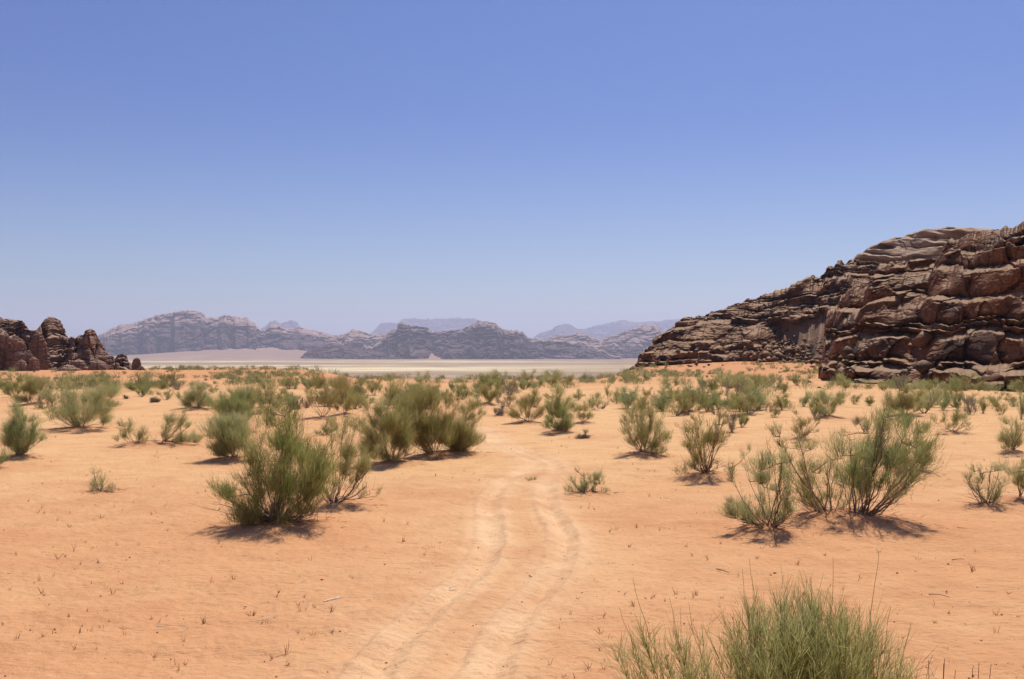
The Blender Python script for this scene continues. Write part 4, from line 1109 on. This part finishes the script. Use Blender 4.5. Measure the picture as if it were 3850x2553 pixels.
# bare dark shoots right of it
def shoots():
    rg = np.random.RandomState(510)
    X0, Y0 = (3560 - CX) / FS * 7.0, 7.0
    P = []
    for a, b in [(1800, 780), (1865, 810), (1955, 790), (2040, 760), (2145, 790), (1760, 830), (2100, 850), (1900, 860)]:
        x = (2300 + a / 1.526 - CX) / FS * Y0 - X0; z = CAM_H - (1950 + b / 1.526 - HY) / FS * Y0
        n = 9; t = np.linspace(0, 1, n)[:, None]
        r0 = np.array([x * 0.6, rg.normal() * 0.1, 0.0]); tp = np.array([x, rg.normal() * 0.1, z])
        P.append(tube(r0 + (tp - r0) * t + np.cumsum(rg.normal(size=(n, 3)) * 0.010, 0), 0.006, 0.0018, 0.3, 4))
    P = merge(P)
    o = link('shrub', mesh_np('bare_shoots', *P[:3], attrs=P[3]), M_WOOD)
    o.location = (X0, Y0, float(ground_base(X0, Y0)) - 0.02)
    tag(o, 'few bare dark shoots at the bottom edge, right of the nearest green shrub', 'shrub', GROUP_S)
shoots()

# ------------------------------------------------------------------ small things on the sand
def tuft_mesh(rg, n, h, spread):
    p0 = rg.normal(size=(n, 3)) * 0.012; p0[:, 2] = 0
    d = rg.normal(size=(n, 3)) * spread; d[:, 2] = 1; d /= np.linalg.norm(d, axis=1)[:, None]
    return ribbons(p0, d, h * rg.uniform(0.4, 1.0, n), np.full(n, 0.008), rg, 0.2, 2)

def tuft_at(px, py, hpx, n, label, seed):
    rg = np.random.RandomState(seed); X, Y, g = ray_ground(px, py); h = hpx / FS * Y
    t = tuft_mesh(rg, n, h, 0.35)
    o = link('grass_tuft', mesh_np('grass_tuft', *t[:3], attrs=t[3]), M_DRY)
    o.location = (X, Y, g); tag(o, label, 'grass', 'dry grass tufts on the near sand')
TUFTS = [(1075, 2465, 85, 9, 'dry stalky tuft at the left edge of the tracks near the bottom of the picture'),
 (765, 2345, 48, 14, 'dry tuft with a pale litter at its foot on the left sand'),
 (880, 2183, 38, 8, 'upright dry tuft below the largest shrub, left of the white stick'),
 (1048, 2236, 28, 12, 'low bushy dry tuft just left of the white stick'),
 (950, 2318, 32, 7, 'dry tuft between the white stick and the bottom edge'),
 (278, 2075, 50, 4, 'two dark upright stalks on the bare sand at the left'),
 (520, 2055, 30, 4, 'single short stalk on the bare sand left of the largest shrub'),
 (64, 2405, 40, 8, 'dry tuft near the lower left corner'),
 (160, 2400, 36, 8, 'dry tuft just right of the one near the lower left corner'),
 (300, 2385, 36, 5, 'leaning dark stalk above the lower left corner'),
 (2365, 2060, 26, 8, 'small dry tuft right of the curving right-hand rut'),
 (2380, 2285, 48, 10, 'upright brown tuft left of the nearest green shrub, upper one'),
 (2265, 2325, 38, 5, 'thin brown stalk left of the nearest green shrub, lower one'),
 (2068, 2510, 60, 5, 'thin dry stalks at the right edge of the tracks near the bottom'),
 (2615, 2237, 32, 9, 'dry tuft just above the nearest green shrub'),
 (3000, 2125, 30, 9, 'dry tuft on the sand below the shadow of the three big shrubs'),
 (3655, 2150, 45, 10, 'dry tuft on the bare sand at the right below the bushy broom shrub')]
for i, (a, b, h_, n_, lb) in enumerate(TUFTS): tuft_at(a, b, h_, n_, lb, 600 + i)

rg = np.random.RandomState(88)
tf = []; pb = []
oct_v = np.array([(1,0,0),(-1,0,0),(0,1,0),(0,-1,0),(0,0,1),(0,0,-1)], float)
oct_t = np.array([(0,2,4),(2,1,4),(1,3,4),(3,0,4),(2,0,5),(1,2,5),(3,1,5),(0,3,5)])
rut_all = np.concatenate([p for p, a in RUTW])
for k in range(1500):
    Y = math.exp(rg.uniform(math.log(6.5), math.log(60))); X = (rg.uniform(-100, 3950) - CX) / FS * Y
    if np.min(np.hypot(rut_all[:, 0] - X, rut_all[:, 1] - Y)) < 0.5: continue
    if float(noise2(X * 0.35, Y * 0.35)) < 0.06 and rg.rand() < 0.8: continue
    t = tuft_mesh(rg, rg.randint(3, 8), rg.uniform(0.04, 0.16), 0.5)
    t[0][:] += (X, Y, float(ground_base(X, Y)))
    tf.append(t)
for k in range(2600):
    Y = math.exp(rg.uniform(math.log(6.5), math.log(45))); X = (rg.uniform(-100, 3950) - CX) / FS * Y
    s = rg.lognormal(-5.0, 0.5)
    v = oct_v * (0.7 + 0.6 * rg.rand(6, 1)) * s * np.array([1.2, 1.0, 0.7]) + (X, Y, float(ground_base(X, Y)) + 0.3 * s)
    pb.append((v, None, oct_t, {'tint': np.full(6, rg.rand())}))
lt = []
for hx, hy, hw in HAND_XY[:52]:               # fallen twigs under the bushes
    if hw < 0.5: continue
    m_ = int(60 * min(hw, 1.6))
    a_ = rg.rand(m_) * 6.283; q_ = hw * rg.rand(m_) ** 0.7 * 1.15
    xx = hx + np.cos(a_) * q_; yy = hy - 0.1 + np.sin(a_) * q_
    zz = ground_base(xx, yy)
    for (mx, my, mh, mr) in MOUNDS:
        if abs(mx - hx) < 4 and abs(my - hy) < 4: zz = zz + mh * np.exp(-((xx - mx) ** 2 + (yy - my) ** 2) / mr ** 2)
    t_ = rg.rand(m_) * 6.283
    lt.append(ribbons(np.stack([xx, yy, zz + 0.015], 1), np.stack([np.cos(t_), np.sin(t_), 0.10 * rg.rand(m_)], 1), rg.uniform(0.08, 0.35, m_), np.full(m_, 0.010), rg, 0.15, 2))
lt = merge(lt)
tag(link('twig_litter', mesh_np('twig_litter', *lt[:3], attrs=lt[3]), M_WOOD), 'fallen dry twigs lying on the sand under the broom shrubs', 'twigs', kind='stuff')
tf = merge(tf); pb = merge(pb)
tag(link('dry_grass', mesh_np('dry_grass', *tf[:3], attrs=tf[3]), M_DRY), 'tiny dry brown grass stalks sprinkled over the near sand', 'grass', kind='stuff')
tag(link('pebbles', mesh_np('pebbles', *pb[:3], attrs=pb[3]), M_PEB), 'tiny dark pebbles and crumbs sprinkled over the near sand', 'pebbles', kind='stuff')

def stick(px, py, pts, r, label, tint=0.9, seed=0):
    rg = np.random.RandomState(seed); X, Y, g = ray_ground(px, py); k = Y / FS
    P = []
    for pl_ in pts:
        path = np.array([((a) * k, -b_ * k * (Y / CAM_H) * 0.9, r + 0.012 * (1 + math.sin(i * 2.1))) for i, (a, b_) in enumerate(pl_)])
        P.append(tube(path, r, r * 0.5, tint, 5))
    P = merge(P)
    o = link('stick', mesh_np('stick', *P[:3], smooth=True, attrs=P[3]), M_STICK if tint > 0.5 else M_WOOD)
    o.location = (X, Y, g); tag(o, label, 'stick', 'fallen sticks on the sand')
stick(1245, 2262, [[(-22, 8), (0, 0), (20, -8), (40, -10)], [(14, -6), (24, -14)]], 0.011, 'white forked stick lying on the sand left of the tracks', 0.95, 1)
stick(1705, 2212, [[(-14, 6), (0, 0), (16, -6)]], 0.009, 'pale stick lying across the left-hand wheel rut', 0.9, 2)
stick(1130, 2190, [[(-12, 10), (0, 0), (14, -14)]], 0.006, 'thin pale straw above the white forked stick', 0.9, 3)
stick(2715, 2150, [[(-16, -6), (0, 2), (20, 6)]], 0.009, 'dark stick with a pale end below the shadow of the three big shrubs', 0.2, 4)
stick(1994, 2172, [[(-5, -6), (6, 6)]], 0.007, 'short dark twig between the two wheel ruts', 0.2, 5)
stick(990, 2340, [[(-24, 0), (0, -3), (40, -14)], [(-6, -2), (14, -18)]], 0.006, 'pale branching straw at the left edge of the tracks', 0.9, 6)
stick(905, 2018, [[(-40, -2), (0, 2), (36, 0)]], 0.006, 'thin grey twig in front of the largest shrub', 0.7, 7)
stick(3610, 2107, [[(-35, 2), (0, 0), (30, 1)]], 0.006, 'thin dark twig on the sand right of the three big shrubs', 0.2, 8)
stick(3530, 2242, [[(-34, -3), (0, 0), (32, 6)]], 0.007, 'dark twig on the bare sand right of the nearest green shrub', 0.2, 9)
stick(650, 2360, [[(-60, 3), (0, 0), (50, -1)]], 0.005, 'long thin pale straw on the sand in the lower left', 0.9, 10)

# ------------------------------------------------------------------ the ground sheet
fine_half = rad(33)
ang = np.concatenate([np.linspace(-math.pi, -fine_half, 120)[:-1], np.linspace(-fine_half, fine_half, 1000), np.linspace(fine_half, math.pi, 120)[1:]])
rr_ = np.concatenate([np.linspace(0.05, 4.5, 14)[:-1], np.exp(np.linspace(math.log(4.5), math.log(32), 560))[:-1], np.exp(np.linspace(math.log(32), math.log(260), 330))[:-1], np.exp(np.linspace(math.log(260), math.log(23500), 280))])
TH, RR = np.meshgrid(ang, rr_)
GX = np.sin(TH) * RR; GY = np.cos(TH) * RR
GZ = ground_base(GX, GY)
for (mx, my, mh, mr) in MOUNDS:
    m = (np.abs(GX - mx) < 3 * mr) & (np.abs(GY - my) < 3 * mr)
    GZ[m] += mh * np.exp(-((GX[m] - mx) ** 2 + (GY[m] - my) ** 2) / mr ** 2)
track = np.zeros_like(GZ)
nearm = (RR < 48) & (np.abs(TH) < fine_half) & (RR > 4)
gx, gy = GX[nearm], GY[nearm]; dzr = np.zeros(gx.shape); tr = np.zeros(gx.shape)
for p, amp in RUTW:
    d = rut_dist(gx, gy, p) + 0.05 * noise2(gx * 1.6, gy * 1.6) + 0.015 * noise2(gx * 9, gy * 9)
    fd = 0.95 * amp * (1 - 0.65 * sstep(18, 32, gy)) * (1.0 + 0.5 * noise2(gx * 0.5 + 3, gy * 0.5))
    dzr += fd * (-0.068 * np.exp(-(d / 0.135) ** 2) + 0.042 * np.exp(-((np.abs(d) - 0.28) / 0.09) ** 2))
    tr = np.maximum(tr, amp * np.exp(-((d - 0.08) / 0.46) ** 2) * (0.85 + 0.5 * noise2(gx * 0.9, gy * 0.9)))
    tr = np.maximum(tr, 0.28 * np.exp(-(d / 1.3) ** 2) * (0.8 + 0.8 * noise2(gx * 0.6, gy * 0.6)))
# loose sand: trampled lumps and small hollows
lump = 0.042 * fbm2(gx * 1.3, gy * 1.3, 4) + 0.018 * np.abs(noise2(gx * 4.2, gy * 3.1)) + 0.010 * noise2(gx * 9.0, gy * 7.0)
ft = np.zeros(gx.shape)
rg = np.random.RandomState(5)
dzr += lump * np.interp(RR[nearm], [4, 6, 30, 48], [1, 1, 1.0, 0.3])
GZ[nearm] += dzr; track[nearm] = np.clip(tr, 0, 1)
yellow = sstep(18, 34, GY) * (1 - sstep(75, 150, GY)) * np.clip(0.75 + 0.8 * noise2(GX * 0.05, GY * 0.05), 0, 1)
red = np.clip(sstep(100, 190, GY), 0, 1) * 0.75
red = np.maximum(red, (1 - sstep(9, 20, RR)) * 0.4 * np.clip(0.5 + noise2(GX * 0.25, GY * 0.25), 0, 1))
for (mx, my, mh, mr) in MOUNDS:
    m = (np.abs(GX - mx) < 2.5 * mr) & (np.abs(GY - my) < 2.5 * mr)
    red[m] = np.maximum(red[m], 0.75 * np.exp(-((GX[m] - mx) ** 2 + (GY[m] - my) ** 2) / (1.1 * mr) ** 2))
wob = 0.18 * fbm2(GX * 0.003, GY * 0.003, 3)
LY = np.log(np.maximum(GY, 1.0)) + wob
side = sstep(-0.27, -0.10, GX / np.maximum(GY, 1))
playa = sstep(math.log(210), math.log(330), LY)
white = np.exp(-((LY - math.log(1850)) / 0.24) ** 2) * (1 - 0.75 * sstep(-0.05, 0.12, GX / np.maximum(GY, 1))) * 0.95
white = np.maximum(white, 0.75 * np.exp(-((LY - math.log(3600)) / 0.10) ** 2) * (1 - sstep(0.0, 0.12, GX / np.maximum(GY, 1))))
bnd = fbm2(LY * 9.0 + 2.0, GX / np.maximum(GY, 1) * 2.2, 3)
white = np.maximum(white, 0.40 * sstep(0.05, 0.4, bnd) * sstep(math.log(900), math.log(1200), LY))
white = white * np.clip(0.75 + 1.2 * fbm2(GX * 0.0012, GY * 0.004, 3), 0, 1)
pink = sstep(math.log(4300), math.log(5600), LY) * 0.9
pink = np.maximum(pink, 0.55 * sstep(0.05, 0.4, -bnd) * (1 - white))
pink = np.maximum(pink, 0.85 * (1 - sstep(math.log(1000), math.log(1350), LY)) * (1 - side * 0.6))
AT = {'track': track, 'yellow': yellow, 'red': red, 'playa': playa, 'white': np.clip(white, 0, 1), 'pink': np.clip(pink, 0, 1)}
V = np.stack([GX, GY, GZ], -1).reshape(-1, 3)
gm = mesh_np('desert_ground', V, grid_quads(len(rr_), len(ang))[:, ::-1], smooth=True, attrs={k: v.ravel() for k, v in AT.items()})
ground = link('desert_ground', gm, M_SAND)
tag(ground, 'orange desert sand with wheel tracks, running out to a pale flat', 'ground', kind='structure')

# ------------------------------------------------------------------ haze
zlo = float(GZ.min()) - 1.0
hi = 460.0
for o in C.objects:
    if o.type == 'MESH' and o.name.startswith('mountain'):
        hi = max(hi, max(v.co.z for v in o.data.vertices) + 5)
R = 23800.0
hv = np.array([(sx * R, sy * R, z) for z in (zlo, hi) for sx, sy in ((-1, -1), (1, -1), (1, 1), (-1, 1))], float)
hq = np.array([(3, 2, 1, 0), (4, 5, 6, 7), (0, 1, 5, 4), (1, 2, 6, 5), (2, 3, 7, 6), (3, 0, 4, 7)])
M_HAZE = bpy.data.materials.new('haze'); M_HAZE.use_nodes = True
n = M_HAZE.node_tree
n.nodes.remove(n.nodes['Principled BSDF'])
pv = n.nodes.new('ShaderNodeVolumePrincipled')
pv.inputs['Color'].default_value = (0.72, 0.78, 1.0, 1)
pv.inputs['Density'].default_value = 0.58e-4
pv.inputs['Anisotropy'].default_value = 0.3
n.links.new(pv.outputs[0], n.nodes['Material Output'].inputs['Volume'])
haze = link('haze', mesh_np('haze', hv, hq), M_HAZE)
tag(haze, 'thin pale blue haze filling the desert air', 'haze', kind='stuff')
